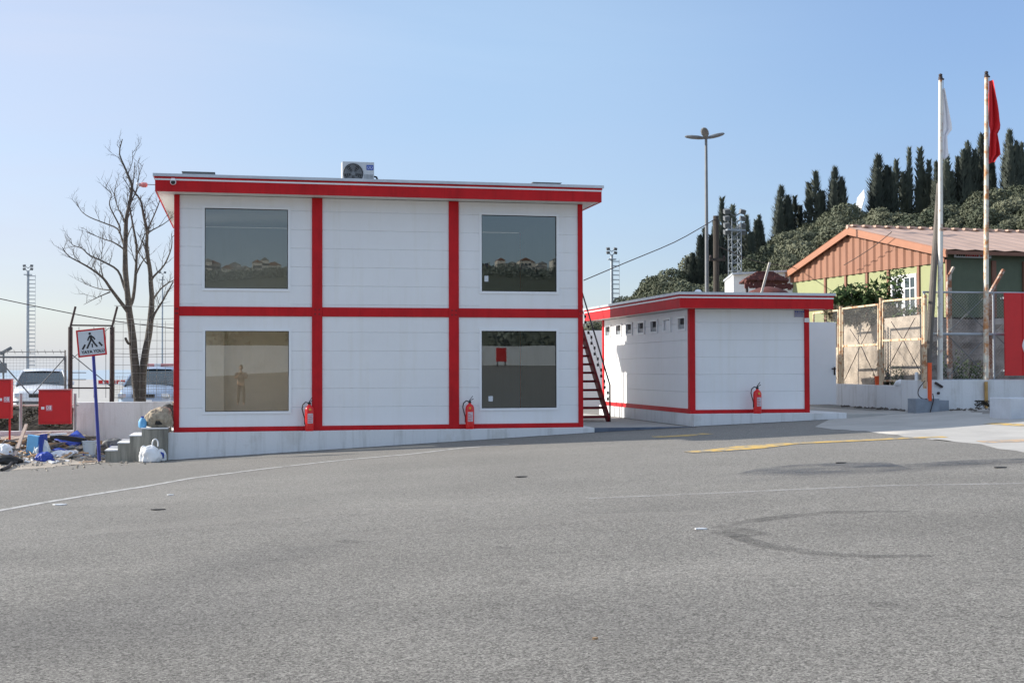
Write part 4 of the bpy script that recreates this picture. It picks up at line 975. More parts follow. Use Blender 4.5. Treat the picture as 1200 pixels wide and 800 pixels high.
p = G(66, 537); crumple('blue_bag', (p.x, p.y + .45, p.z), (.22, .1, .12), M['blued'], 'crushed blue bag lying behind the white plastic wrap', 'bag', 21, 4, .5)
plank((48, 530), (118, 526), .10, .08, M['wood'], 'long tan plank lying across the rubbish behind the sign', za=.12, zb=.12)
plank((30, 522), (112, 519), .14, .06, M['woodgrey'], 'grey plank behind the long tan plank', za=.1, zb=.14)
plank((84, 531), (150, 522), .12, .07, M['woodgrey'], 'grey timber reaching from the sign post to the concrete steps', za=.02, zb=.12)
plank((95, 542.5), (116, 541), .12, .03, material('cardboard', (.5,.36,.25), .9), 'flat brown offcut lying at the foot of the blue post', 'board_offcut', 'offcut')
plank((58, 524), (78, 522.5), .3, .035, M['plastic'], 'white panel scrap lying on the planks', 'panel_scrap', 'panel', za=.26, zb=.26)
def sheetfold(pa, pb, w_, mat_, lab, name, cat, za, seed):
    a, c = G(*pa), G(*pb); rnd = random.Random(seed); m = MB(); N = 14
    d = (c - a); pr = Vector((-d.y, d.x, 0)).normalized() * w_
    for i in range(N + 1):
        for j in range(5):
            q = a + d * i / N + pr * (j / 4 - .5); q.z = gzm(q.x, min(q.y, 30.3)) + za + .06 * abs(noise.noise(q * 3 + Vector((seed, 0, 0)))) + .02 * j; m.v.append(tuple(q))
    for i in range(N):
        for j in range(4): k = i * 5 + j; m.f.append((k, k + 1, k + 6, k + 5))
    o = m.build(name, mat_, origin=tuple(a), smooth=True); sm_ = o.modifiers.new('thick', 'SOLIDIFY'); sm_.thickness = .012; return tag(o, lab, cat)
sheetfold((73, 523), (100, 519), .55, M['blued'], 'folded blue tarpaulin left of the blue post by the white wall', 'tarpaulin', 'tarpaulin', .03, 3)
sheetfold((128, 519), (147, 517), .45, M['blued'], 'folded blue tarpaulin between the blue post and the concrete steps', 'tarpaulin', 'tarpaulin', .13, 9)
p = G(124, 524); crumple('roofing_felt', (p.x + .12, p.y + .3, p.z), (.26, .16, .22), M['greysteel'], 'dark grey crumpled felt between the blue post and the steps', 'felt', 25, 4, .4)
p = G(105, 533.5)
t = thing('bucket', 'clear plastic bucket tilted beside the blue post', 'bucket', tuple(p), 0)
mt = Matrix.Rotation(R(-12), 4, 'Y')
m = MB(); m.lathe([(.11, .0), (.125, .01), (.155, .30), (.165, .30), (.165, .315), (.15, .315), (.12, .02)], tuple(p), 20); m.build('body', M['translucent'], t, smooth=True)
m = MB(); m.path([p + Vector((.16 * math.cos(a * .39), -.02 - .12 * math.sin(a * .39), .30 - .06 * math.sin(a * .39))) for a in range(9)], .005, 5); m.build('handle', M['steel'], t)
p = G(106, 536); m = MB(); m.obox((p.x - .1, p.y + .1, p.z + .02), (.9, .25, .03), (0, 0, R(4))); tag(m.build('metal_sheet', M['conc_blue'], origin=tuple(p)), 'flat grey sheet lying under the bucket', 'metal sheet')
p = G(4, 544); crumple('rubber_mat', (p.x + .0, p.y + .1, p.z), (.32, .2, .12), M['black'], 'black rubber mat heaped at the left edge', 'mat', 31, 4, .5)
p = G(-2, 538); crumple('plastic_bag', (p.x + .05, p.y + .35, p.z), (.2, .12, .2), M['plastic'], 'white plastic bag at the left edge above the black mat', 'bag', 33, 4, .4)
m = MB(); a = G(2, 552); m.path([a + Vector((0, 0, .03)), G(10, 549, .04), G(14, 545, .05), G(20, 544, .03)], .035, 8); tag(m.build('rubber_hose', M['black'], origin=tuple(a), smooth=True), 'short black hose curling on the dirt at the left edge', 'hose')
# supermarket bags by the plinth
p = G(176, 541.5); p.y = min(p.y, 27.66); p.z = gz(p.x, p.y)
t = thing('carrier_bag', 'full white carrier bag with handles beside the office plinth', 'bag', tuple(p))
o = crumple('body', (0, 0, 0), (.22, .16, .23), M['plastic'], None, None, 41, 4, .32, flat=.8); o.parent = t; ORG[o] = ORG[t]
for k, (dx, h) in enumerate(((-.13, .36), (.10, .50))):
    m = MB(); q = ORG[t] + Vector((dx, 0, h - .13)); m.path([q + Vector((.06 * math.cos(a * .4), .0, .11 * math.sin(a * .4))) for a in range(-1, 10)], .014, 6); m.build('handle', M['plastic'], t, smooth=True)
p = G(189, 540); p.y = min(p.y, 27.7); p.z = gz(p.x, p.y)
t = thing('carrier_bag', 'small white and blue carrier bag against the office plinth', 'bag', (p.x - .02, p.y + .12, p.z))
o = crumple('body', (0, 0, 0), (.13, .1, .17), M['plastic'], None, None, 44, 4, .35, flat=.8); o.parent = t
o = crumple('print_patch', (0, 0, 0), (.07, .04, .09), M['blued'], None, None, 45, 3, .3); o.parent = t; o.location = (.02, -.08, .06)
# loose rubble
m = MB(); random.seed(21)
for i in range(420):
    px = random.uniform(-40, 195); py = random.uniform(526, 549 - 8 * px / 200) if random.random() < .8 else random.uniform(536, 556 - 14 * max(px, 0) / 200); q = G(px, py); s = random.uniform(.012, .05)
    m.obox((q.x, q.y, q.z + s * .3), (s, s * random.uniform(.6, 1.2), s * .7), (random.random(), random.random(), random.random() * 3))
tag(m.build('rubble', M['dirt'], jit=.01), 'scattered rubble and grit on the dirt', 'rubble', kind='stuff')
m = MB()
for i in range(60):
    px = random.uniform(-30, 190); q = G(px, random.uniform(528, 546 - 8 * px / 200)); s = random.uniform(.05, .14)
    m.obox((q.x, q.y, q.z + .02), (s, s * .6, .02), (random.uniform(-.3, .3), random.uniform(-.3, .3), random.random() * 3))
tag(m.build('litter', M['plastic'], jit=.02), 'scattered pale paper and plastic scraps on the dirt', 'litter', kind='stuff')
for (nm, mt_, n, lab, lo, hi) in (('splinters', 'wood', 70, 'broken timber splinters strewn over the rubbish', .12, .5), ('blue_scraps', 'blued', 16, 'torn blue plastic scraps strewn over the rubbish', .05, .16), ('dark_scraps', 'greysteel', 46, 'dark metal and felt scraps strewn over the rubbish', .05, .3), ('plaster_chunks', 'concrete', 60, 'grey plaster chunks strewn over the rubbish', .04, .13)):
    m = MB()
    for i in range(n):
        px = random.uniform(-20, 150) if random.random() < .75 else random.uniform(-20, 60); q = G(px, random.uniform(517, 539)); s = random.uniform(lo, hi)
        m.obox((q.x, q.y, q.z + .03 + random.random() * .06), (s, s * (.12 if lo > .1 else .55), .018 if nm != 'plaster_chunks' else s * .5), (random.uniform(-.5, .5), random.uniform(-.4, .4), random.random() * 3))
    tag(m.build(nm, M[mt_], jit=.015), lab, nm.replace('_', ' '), kind='stuff')
for k, (xa, ya, xb, yb, w_, h_, mt_, lab) in enumerate(((2, 525, 40, 521, .16, .05, 'wood', 'wide brown board lying behind the leaning pale plank'), (40, 533, 74, 526, .07, .05, 'woodgrey', 'thin grey lath slanting across the middle of the rubbish'),
        (60, 519, 100, 524, .12, .10, 'black', 'dark beam lying below the blue tarpaulin'), (10, 519, 60, 516, .2, .04, 'plaster', 'pale brown door panel lying at the back of the rubbish'), (78, 534, 104, 537, .05, .03, 'wood', 'short tan stick left of the clear bucket'), (-10, 531, 22, 534, .1, .06, 'woodgrey', 'grey plank end sticking in from the left edge'))):
    plank((xa, ya), (xb, yb), w_, h_, M[mt_], lab, za=.04 + .03 * (k % 3), zb=.10)
# scraps on the asphalt
for i, (px, py, s, mt_, lab) in enumerate(((70, 591.5, .11, 'plastic', 'flattened white plastic scrap just beyond the white line at the left'), (200, 580, .05, 'plastic', 'tiny white paper scrap right of the flattened plastic scrap'),
        (185, 597.5, .09, 'black', 'small black rag on the asphalt at the left'), (611, 559, .10, 'black', 'black twig scrap on the asphalt in front of the office'), (985, 542.5, .09, 'black', 'dark scrap beside the damp streak on the asphalt'), (1173, 548, .11, 'black', 'dark iron plate lying at the right of the asphalt'),
        (697, 749, .02, 'wood', 'tan pebble on the asphalt in the foreground'), (822, 620, .07, 'plastic', 'white paint fleck left of the dark tyre arc'))):
    q = G(px, py); m = MB(); random.seed(50 + i)
    pts = [(q.x + s * random.uniform(.6, 1.1) * math.cos(a * .7), q.y + s * .5 * random.uniform(.5, 1.1) * math.sin(a * .7), q.z + .003) for a in range(9)]
    m.prism(pts, (0, 0, .012)); tag(m.build('scrap', M[mt_], origin=tuple(q)), lab, 'scrap')

# ------------------------------------------------------------------ cars
def car(name, lab, cat, loc, rz, paint, hatch, lightbar):
    t = thing(name, lab, cat, (0, 0, 0)); L = 4.3 if not hatch else 3.9; W = .86
    # body: stations along y (front at y=0), lower body
    st = [(0.0, .32, .58, .60), (.05, .22, .70, .70), (.18, .20, .78, .80), (.5, .19, .86, .85), (1.05, .19, .95, .865), (1.9, .19, .97, .87), (2.9, .19, .98, .87), (3.6 if not hatch else 3.3, .2, .97, .86), (L - .12, .25, .90 if not hatch else .95, .80), (L, .36, .80, .70)]
    m = MB(); prof_n = 12
    for (y, z0, z1, w_) in st:
        h = z1 - z0
        ring = [(-w_ * .86, z0), (-w_ * .98, z0 + h * .12), (-w_, z0 + h * .45), (-w_ * .985, z0 + h * .72), (-w_ * .93, z0 + h * .92), (-w_ * .80, z1), (0, z1 + .035), (w_ * .80, z1), (w_ * .93, z0 + h * .92), (w_ * .985, z0 + h * .72), (w_, z0 + h * .45), (w_ * .98, z0 + h * .12), (w_ * .86, z0)]
        m.v += [(x, y, z) for x, z in ring]
    n = 13
    for i in range(len(st) - 1):
        for j in range(n): m.f.append((i*n+j, i*n+(j+1)%n, (i+1)*n+(j+1)%n, (i+1)*n+j))
    m.f.append(tuple(reversed(range(n)))); m.f.append(tuple((len(st)-1)*n + j for j in range(n)))
    m.build('body', paint, t, smooth=True)
    # greenhouse
    H = 1.44 if not hatch else 1.50
    yb = [1.05, 1.75, 2.35, 3.0, (3.75 if not hatch else 3.75)]
    gh = [(.95, .95, .80), (1.80, H - .04, .62), (2.4, H, .63), (3.0 if not hatch else 3.3, H - .03, .61), (3.75 if not hatch else 3.82, .96, .74)]
    m = MB()   # glass house
    for (y, z, w_) in gh: m.v += [(-w_ if z > 1.2 else -w_, y, z), (w_, y, z)]
    base = [(-.78, .95, .90), (.78, .95, .90), (-.79, 3.8, .90), (.79, 3.8, .90)]
    k = len(m.v); m.v += base
    for i in range(4): m.f.append((2*i, 2*i+1, 2*i+3, 2*i+2))
    m.f.append((k, 0, 2, 4, 6, 8, k + 2)); m.f.append((k + 1, 1, 3, 5, 7, 9, k + 3))
    gl = m.build('windows', M['carglass'], t)
    m = MB()   # roof skin
    rf = [(1.72, H - .065, .60), (1.85, H - .015, .635), (2.4, H + .022, .645), (3.0 if not hatch else 3.3, H - .005, .62), (3.12 if not hatch else 3.42, H - .07, .60)]
    for (y, z, w_) in rf: m.v += [(-w_, y, z - .03), (-w_ * .9, y, z + .012), (0, y, z + .03), (w_ * .9, y, z + .012), (w_, y, z - .03)]
    for i in range(4):
        for j in range(4): m.f.append((i*5+j, i*5+j+1, (i+1)*5+j+1, (i+1)*5+j))
    ro = m.build('roof', paint, t, smooth=True)
    for s in (-1, 1):   # pillars
        m = MB(); m.path([(s*.80, .93, .94), (s*.715, 1.35, 1.2), (s*.625, 1.80, H - .03)], [.035, .032, .03], 6); m.build('pillar', paint, t, smooth=True)
        m = MB(); m.path([(s*.75, 3.78 if not hatch else 3.84, .95), (s*.63, 3.05 if not hatch else 3.35, H - .04)], .05, 6); m.path([(s*.80, 2.35, .94), (s*.64, 2.4, H - .02)], .03, 6); m.build('pillar', paint, t, smooth=True)
        m = MB(); m.obox((s*.93, 1.20, 1.0), (.17, .08, .12), (0, 0, 0)); m.build('mirror', paint if not hatch else M['plastic'], t, bevel=.03)
        m = MB(); m.obox((s*.64, .055, .62), (.30, .12, .15), (R(-18), 0, R(-s*16))); m.build('headlight', M['headlight'], t, bevel=.03)
        for y in (.78, 3.25 if hatch else 3.45):
            m = MB(); m.lathe([(.2, -.1), (.30, -.1), (.315, -.07), (.315, .07), (.30, .1), (.2, .1)], (s*.78, y, .31), 22, 'x'); wh = m.build('wheel', M['black'], t, smooth=True)
            m = MB(); m.lathe([(.19, 0), (.17, s*.02), (.05, s*.03)], (s*.885, y, .31), 18, 'x'); m.build('rim', M['steel'], wh)
    m = MB(); m.box(-.34, .34, -.012, .03, .56, .68)
    gr = m.build('grille', M['black'], t, bevel=.01)
    m = MB(); m.box(-.55, .55, -.015, .03, .27, .38); m.build('air_intake', M['black'], t, bevel=.01)
    m = MB(); m.box(-.26, .26, -.03, -.016, .41, .51); m.build('number_plate', M['plastic'], t)
    m = MB(); m.path([(-.6, .90, 1.0), (-.1, 1.0, 1.02)], .008, 4); m.path([(.05, .92, 1.0), (.55, 1.0, 1.02)], .008, 4); m.build('wiper', M['black'], t)
    for s in (-.35, .35):
        m = MB(); m.obox((s, 2.1, 1.02), (.42, .14, .36)); m.obox((s, 2.1, 1.26), (.24, .10, .16)); m.build('seat', M['black'], t, bevel=.03)
    if lightbar:
        m = MB(); m.box(-.50, .50, 2.3, 2.5, H + .05, H + .13); lb = m.build('light_bar', material('pale_red_beacon', (.60,.22,.22), .3), t, bevel=.02)
        m = MB(); m.box(-.10, .10, 2.28, 2.52, H + .045, H + .135); m.build('speaker', M['plastic'], lb)
    t.location = loc; t.rotation_euler = (0, 0, rz); return t
p = onD(47, 470, 41.0)
car('parked_car', 'white parked sedan behind the mesh gate at the far left', 'car', (p.x, p.y, -.10), R(6), M['carwhite'], False, False)
p = onD(168, 470, 39.6)
car('parked_car', 'silver-blue parked hatchback with red roof light bar behind the bare tree', 'car', (p.x, p.y, -.10), R(-7), M['carsilver'], True, True)

# red-white barriers at the far edge of the quay
for i, px in enumerate((118, 125, 133, 139, 144)):
    p = onD(px, 446, 120); t = thing('road_barrier', ['leftmost', 'second from the left', 'middle', 'second from the right', 'rightmost'][i] + ' of the five distant red and white barriers on the quay', 'barrier', (p.x, p.y, -.10), 0, 'red and white barriers on the quay')
    m = MB(); m.box(p.x - .28, p.x + .28, p.y, p.y + .35, -.09, .35); m.build('body', M['plastic'], t, bevel=.04)
    m = MB(); m.box(p.x - .20, p.x + .18, p.y - .012, p.y - .002, .0, .33); m.build('stripe', M['redb'], t)
def mast(px, ptop, pbot_z, D, w_, lab, name='light_mast', lamps=3, ladder=True, lattice=False, cat='light mast'):
    b0 = onD(px, 431, D); tz = onD(px, ptop, D).z
    t = thing(name, lab, cat, (b0.x, b0.y, pbot_z))
    if lattice:
        m = MB(); c = [(-w_, -w_), (w_, -w_), (w_, w_), (-w_, w_)]
        for (x, y) in c: m.tube((b0.x + x, b0.y + y, pbot_z), (b0.x + x, b0.y + y, tz - .6), w_ * .09, seg=5)
        z = pbot_z; k = 0
        while z < tz - .6 - w_ * 1.6:
            for i in range(4):
                (xa, ya), (xb, yb) = c[i], c[(i + 1) % 4]
                m.tube((b0.x + xa, b0.y + ya, z), (b0.x + xb, b0.y + yb, z + w_ * 1.6), w_ * .06, seg=4); m.tube((b0.x + xa, b0.y + ya, z), (b0.x + xb, b0.y + yb, z), w_ * .06, seg=4)
            z += w_ * 1.6
        m.build('lattice', M['steel'], t)
    else:
        m = MB(); m.tube((b0.x, b0.y, pbot_z), (b0.x, b0.y, tz - .8), w_, w_ * .8, 8); m.build('pole', M['steel'], t)
        if ladder:
            m = MB(); x = b0.x + w_ * 1.6; x2 = x + .55; z = pbot_z
            m.tube((x2, b0.y, pbot_z), (x2, b0.y, tz - 1.3), .03, seg=4)
            while z < tz - 1.3: m.tube((b0.x, b0.y, z), (x2, b0.y, z), .05, seg=4); z += .5
            m.build('ladder', M['steel'], t)
    m = MB(); m.box(b0.x - w_ * 1.3 - .2, b0.x + w_ * 1.3 + .2, b0.y - .3, b0.y + .3, tz - 1.35, tz - 1.25); m.build('platform', M['steel'], t)
    for k in range(lamps):
        m = MB(); dx = (k % 2 - .5) * (.55 + w_ * 1.6); z = tz - .15 - .42 * (k // 2)
        m.tube((b0.x, b0.y, z - .3), (b0.x + dx, b0.y, z), .04, seg=5); m.obox((b0.x + dx, b0.y, z), (.34, .3, .26), (R(20), R(20 * (k % 2 - .5)), 0)); m.build('floodlight', M['greysteel'], t)
    return t
mast(32.2, 310, -.1, 165, .22, 'tall thin floodlight mast at the far left', lamps=4)
mast(190, 318, -.1, 200, .15, 'faint thin mast seen through the mesh fence beside the office', lamps=2, ladder=False)
mast(717.5, 290, 0, 140, .18, 'thin floodlight mast between the office and the low cabin', lamps=4)
mast(862, 245, 1, 78, .30, 'lattice floodlight tower behind the low cabin roof', lamps=8, lattice=True)
p = onD(4, 430, 90); t = thing('street_lamp', 'small distant dark lamp at the left edge', 'lamp', (p.x, p.y, -.1))
m = MB(); m.tube((p.x, p.y, -.1), (p.x, p.y, onD(4, 411, 90).z), .07, seg=6); m.build('pole', M['greysteel'], t)
m = MB(); m.obox((p.x + .15, p.y, onD(4, 411, 90).z), (.9, .3, .22), (0, R(-30), 0)); m.build('lamp_head', M['greysteel'], t, bevel=.05); m = MB(); m.obox((p.x - .1, p.y, onD(4, 431, 90).z), (.6, .5, .7)); m.build('control_box', M['greysteel'], t, bevel=.05)

# ------------------------------------------------------------------ bare tree
YT = 31.9; random.seed(17)
tree = thing('bare_tree', 'leafless twin-trunked tree standing left of the office', 'tree', tuple(onY(164, 472, YT)))
LIMBS = [
 ([(163,474),(159,440),(155.5,398),(152,370),(150.3,352),(147,317),(147,282),(148,258),(152,237),(155,219),(149,202),(140,181),(143.5,163)], .135, .010, 0),
 ([(165.5,474),(167,438),(170.6,412),(175,387.5),(177,366.5),(177.6,347),(176,321),(172,293),(172,272),(168,251),(164.5,235),(156,223),(150,206)], .13, .010, .1),
 ([(150.5,366),(140,352),(129.5,338),(121,326),(107,315),(93,307),(80.5,300),(73,290)], .06, .008, -.3),
 ([(149,345),(145,335),(138,317),(122,307),(105,299),(96,291),(85,287),(83,279)], .045, .006, .4),
 ([(147,300),(146,293),(133,284),(121,280),(101.5,272)], .035, .006, -.5),
 ([(147,290),(143.5,282),(138,268.5),(122.5,261.5),(105,254.5),(95,247),(90,237)], .035, .006, .5),
 ([(140,273),(140,265),(129.5,244),(128.6,235),(131,228),(121,218)], .03, .006, .2),
 ([(151.5,360),(156,349),(159,321),(160,289.5),(156,265),(152,239),(156,215),(158,190)], .06, .008, .35),
 ([(177,380),(181,368),(191,352),(203,330)], .045, .015, -.3),
 ([(177.6,356),(182,347),(192,335),(206,327)], .04, .01, .4),
 ([(176.5,330),(181,323),(192.5,310.5),(201,290),(201,274)], .04, .008, -.4),
 ([(172,276),(173,270),(184,244),(187,235),(190,222)], .03, .006, .2),
 ([(172,280),(175,272),(191,263),(203,254)], .03, .006, -.2),
 ([(160,300),(166,285),(171,272),(181,262)], .025, .006, .3),
 ([(152,240),(160,222),(163,205),(168,192)], .025, .005, -.2),
 ([(155,219),(150,206),(155,190),(155,176)], .02, .004, .1),
 ([(147,260),(139,245),(134,228),(137,212)], .022, .005, -.4),
 ([(129.5,340),(115,338),(98,332)], .022, .005, .3), ([(129,342),(113,349),(98,357)], .022, .004, -.2),
 ([(160,320),(166,308),(172,300)], .03, .01, .4), ([(121,326),(118,310),(120,292),(120,275)], .018, .004, .1),
 ([(155,403),(150,402),(147,396)], .035, .03, -.1)]
def to3(pts, dyend, j=.0):
    n = len(pts); out = []
    for i, (x, y) in enumerate(pts): out.append(onY(x, y, YT + dyend * 2.2 * i / (n - 1)))
    return out
def smoothp(P):
    out = []
    for i in range(len(P) - 1):
        p0, p1, p2, p3 = P[max(i-1, 0)], P[i], P[i+1], P[min(i+2, len(P)-1)]
        for k in range(3):
            t_ = k / 3; out.append(.5 * ((2*p1) + (p2-p0)*t_ + (2*p0-5*p1+4*p2-p3)*t_*t_ + (3*p1-p0-3*p2+p3)*t_**3))
    out.append(P[-1]); return out
tw = MB()
def twig(p, d, L, r, lev):
    pts = [p]; q = p.copy(); dd = d.copy(); n = 5
    for i in range(n):
        dd = (dd + Vector((random.gauss(0, .16), random.gauss(0, .16), random.gauss(.07, .12)))).normalized(); q = q + dd * L / n; pts.append(q.copy())
    tw.path(pts, [r * (1 - .8 * i / n) for i in range(n + 1)], 4, False)
    if lev > 0:
        for i in range(1, n + 1):
            if random.random() < .75:
                a = Vector((random.gauss(0, 1), random.gauss(0, 1), random.gauss(.35, .6))).normalized()
                twig(pts[i], (dd * .9 + a * .8).normalized(), L * random.uniform(.35, .65), r * .55, lev - 1)
for li, (pts, r0, r1, dy) in enumerate(LIMBS):
    P = smoothp(to3(pts, dy)); n = len(P)
    r0 *= .88; rs = [r0 + (r1 - r0) * (i / (n - 1)) ** .75 for i in range(n)]
    if li < 2:
        m = MB(); m.path(P, rs, 12); m.build('trunk', M['bark'], tree, smooth=True, jit=.012)
    else:
        m = MB(); m.path(P, rs, 7); m.build('branch', M['bark'], tree, smooth=True)
    if li == 21: continue
    for i in range(n // 3 if li > 1 else n // 2, n - 1):
        if random.random() < .85:
            d = (P[i+1] - P[i]).normalized(); a = Vector((random.gauss(0, 1), random.gauss(0, .8), random.gauss(.8, .4))).normalized()
            twig(P[i], (d * .8 + a).normalized(), random.uniform(.3, .72) * (1 - .5 * i / n), max(.007, rs[i] * .4), 2 if random.random() < .35 else 1)
tw.build('twigs', M['bark'], tree)

# overhead cables
def cable(pts, r, lab, sag=0):
    m = MB(); m.path(smoothp(pts) if len(pts) > 2 else pts, r, 5); return tag(m.build('overhead_cable', M['dark'], origin=tuple(pts[0])), lab, 'cable')
cable([onD(-60, 337, 60), onD(0, 350, 60), onD(80, 366.5, 60), onD(140, 377, 60), onD(206, 385, 60)], .022, 'sagging overhead cable at the left edge crossing the bare tree')
cable([onD(684, 328.5, 40), onD(735, 307, 41), onD(790, 284, 43), onD(826, 264, 44.5), onD(839, 256, 45)], .016, 'overhead cable from the office corner to the timber pole')
cable([onD(840, 288, 45), onD(856, 294.5, 46), onD(885, 306, 48), onD(940, 315, 52)], .016, 'thin cable sagging right from the timber pole towards the hall')


# ================================================================== RIGHT SIDE
# low wall with flagpoles: FL is the corner, FD runs back along the cabin side
FL = Vector((16.17, 28.56, 0)); FDv = Vector((.076, .997, 0)).normalized(); FN = Vector((-FDv.y, FDv.x, 0))
def L1(px, py): return onP(px, py, FL, FN)
zt1, zt0 = 1.03, .88
m = MB()
def lbox(mb, s0, s1, o0, o1, z0, z1):
    c = [FL + FDv * s0 + FN * o0, FL + FDv * s1 + FN * o0, FL + FDv * s1 + FN * o1, FL + FDv * s0 + FN * o1]
    mb.add([(p.x, p.y, z0) for p in c] + [(p.x, p.y, z1) for p in c], [(0,3,2,1),(4,5,6,7),(0,1,5,4),(1,2,6,5),(2,3,7,6),(3,0,4,7)])
s_step = (L1(1056, 450) - FL).dot(FDv)
lbox(m, .32, s_step, -.28, 0, -.2, zt1); lbox(m, s_step + .002, 9.5, -.28, 0, -.2, zt0)
m.build  # wall side run
m.box(FL.x, 34, 28.56, 28.86, -.2, zt1)
tag(m.build('boundary_wall', M['plinth'], origin=(20, 28.56, .3), bevel=.008), 'low white rendered wall under the flagpoles and the rusty fence', 'wall')
structure('verge_soil', MB().box(16.6, 34, 28.87, 31.1, -.1, .86), M['soil'])
# fence panels running back
rf = thing('rusty_fence', 'cream rusty fence of stepped mesh panels beside the cabin door', 'fence', (16.2, 30, .9))
def P1(px, py): return L1(px, py) + FN * -.12
for (pa, pb, ta, tb, ma, mb_, ba, bb) in ((949, 978, 367, 363.5, 410, 408, 452, 452), (983, 1024.5, 361.6, 356.6, 405.5, 403.5, 453, 453), (1030, 1076, 352.8, 348.6, 399, 397, 446, 446)):
    m = MB(); fr_ = [P1(pa, ta), P1(pb, tb), P1(pb, bb), P1(pa, ba)]
    for a, c in zip(fr_, fr_[1:] + fr_[:1]): m.bar(a, c, .045, .045)
    m.bar(P1(pa, ma), P1(pb, mb_), .06, .05); pn = m.build('panel_frame', M['rustframe'], rf)
    mid = ((pa + pb) / 2); m = MB()
    for (x0, y0, x1, y1) in ((mid, (ma + mb_) / 2, pa + 2, ba - 8), (mid, (ma + mb_) / 2, pb - 2, bb - 8), (mid, (ma + mb_) / 2, mid - (pb - pa) * .3, ta + 24), (mid, (ma + mb_) / 2, mid + (pb - pa) * .3, tb + 24)):
        m.tube(P1(x0, y0), P1(x1, y1), .010, seg=5)
    m.build('brace', M['dark'], pn)
    m = MB(); A, B_, C_, D_ = fr_[3], fr_[2], fr_[1], fr_[0]; wd = (B_ - A).length; h = min(D_.z - A.z, C_.z - B_.z); hd = (B_ - A).normalized()
    step = .085; k = -h
    while k < wd:
        for sgn in (1, -1):
            u0, u1 = k, k + h
            a, c = max(0, u0), min(wd, u1)
            if c - a > .02:
                za, zc = (a - u0), (c - u0)
                if sgn < 0: za, zc = h - za, h - zc
                m.tube(Vector((A.x, A.y, A.z)) + hd * a + Vector((0, 0, za)), Vector((A.x, A.y, A.z)) + hd * c + Vector((0, 0, zc)), .0026, seg=3)
        k += step
    m.build('chain_link', M['wire'], pn)
for (px, pt) in ((980.5, 359), (1027.3, 349), (1078.5, 345)):
    m = MB(); m.tube(P1(px, 455), P1(px, pt), .05, .05, 8); m.build('post', M['rustframe'], rf)
# front fence behind the flagpoles
YF = 28.74
ff = thing('chain_link_fence', 'grey chain link fence on the low wall behind the flagpoles', 'fence', (18, YF, zt1))
xa = onY(1082, 445, YF).x; xe = 31; zr = [onY(1120, y, YF).z for y in (342.5, 391.5, 445)]
m = MB()
for z, r in zip(zr, (.024, .035, .018)): m.tube((xa, YF, z), (xe, YF, z), r, seg=8)
m.build('rail', M['steel'], ff)
for px in (1083.5, 1164.5, 1230, 1290):
    x = onY(px, 400, YF).x; m = MB(); m.tube((x, YF, zt1), (x, YF, zr[0] + .02), .03, seg=8); m.build('post', M['steel'], ff)
m = MB(); h = zr[0] - zr[2]; k = -h
while k < xe - xa:
    for sgn in (1, -1):
        a, c = max(0, k), min(xe - xa, k + h); za, zc = a - k, c - k
        if sgn < 0: za, zc = h - za, h - zc
        m.tube((xa + a, YF + .01, zr[2] + za), (xa + c, YF + .01, zr[2] + zc), .0026, seg=3)
    k += .085
m.build('chain_link', M['wire'], ff)
m = MB()
for (x0, x1) in ((1112, 1157), (1168, 1215)):
    m.tube(onY(x0, 345, YF), onY(x1, 388, YF), .010, seg=4); m.tube(onY(x1, 345, YF), onY(x0, 388, YF), .010, seg=4)
    m.tube(onY(x0, 394, YF), onY(x1, 440, YF), .010, seg=4); m.tube(onY(x1, 394, YF), onY(x0, 440, YF), .010, seg=4)
m.build('brace', M['greysteel'], ff)
# rusty posts with slanted arms
for (px, py0, py1, ax, ay, w_, lab) in ((1112.5, 447, 322, 1117.5, 313, .07, 'rusty steel post with short bent arm behind the left flagpole'), (1160.5, 447, 343, 1176, 316, .085, 'rusty steel post with long slanted arm right of the right flagpole')):
    Yp = 28.95; a, c, e = onY(px, py0, Yp), onY(px, py1, Yp), onY(ax, ay, Yp)
    t = thing('rusty_post', lab, 'post', tuple(a)); m = MB(); m.obox(((a.x + c.x) / 2, Yp, (a.z + c.z) / 2), (w_ * 1.6, w_, c.z - a.z)); m.build('upright', M['rustpost'], t)
    m = MB(); m.bar(c, e, w_, w_ * .8); m.build('arm', M['rustpost'], t)
# flagpoles and flags
def flagpole(px, ptop, pbot, Y, lab, mat_):
    a, c = onY(px, pbot, Y), onY(px + .6, ptop, Y); c.y = Y
    t = thing('flagpole', lab, 'flagpole', tuple(a)); n = 10
    m = MB(); m.path([a.lerp(c, i / n) for i in range(n + 1)], [.068 - .022 * i / n for i in range(n + 1)], 12); m.build('pole', mat_, t, smooth=True)
    m = MB(); m.tube(c + Vector((0, 0, -.04)), c + Vector((0, 0, .04)), .055, .05, 10); m.tube(c, c + Vector((.09, 0, -.02)), .022); m.lathe([(.01, .04), (.045, .06), (.045, .10), (.01, .12)], tuple(c), 10); m.build('pulley', M['dark'], t)
    m = MB(); m.box(a.x - .12, a.x + .12, Y - .06, Y + .1, a.z - .0, a.z + .015); m.build('base_plate', M['dark'], t)
    m = MB(); m.tube(c + Vector((.075, 0, -.03)), a + Vector((.085, 0, 1.4)), .006, seg=4); m.build('halyard', M['wire'], t)
    return t, a, c
fp1, a1, c1 = flagpole(1101.6, 92, 446.5, 28.66, 'left flagpole, white with little rust, carrying a furled white flag', M['rustpole'])
rust2 = material('heavily_rusted_white_pole', (.64,.61,.52), .6, scale=2.6, c2=(.46,.20,.07), thr=.52, bump=.2)
fp2, a2, c2 = flagpole(1155.4, 89, 446.5, 28.66, 'right flagpole, streaked with orange rust, carrying a limp red flag', rust2)
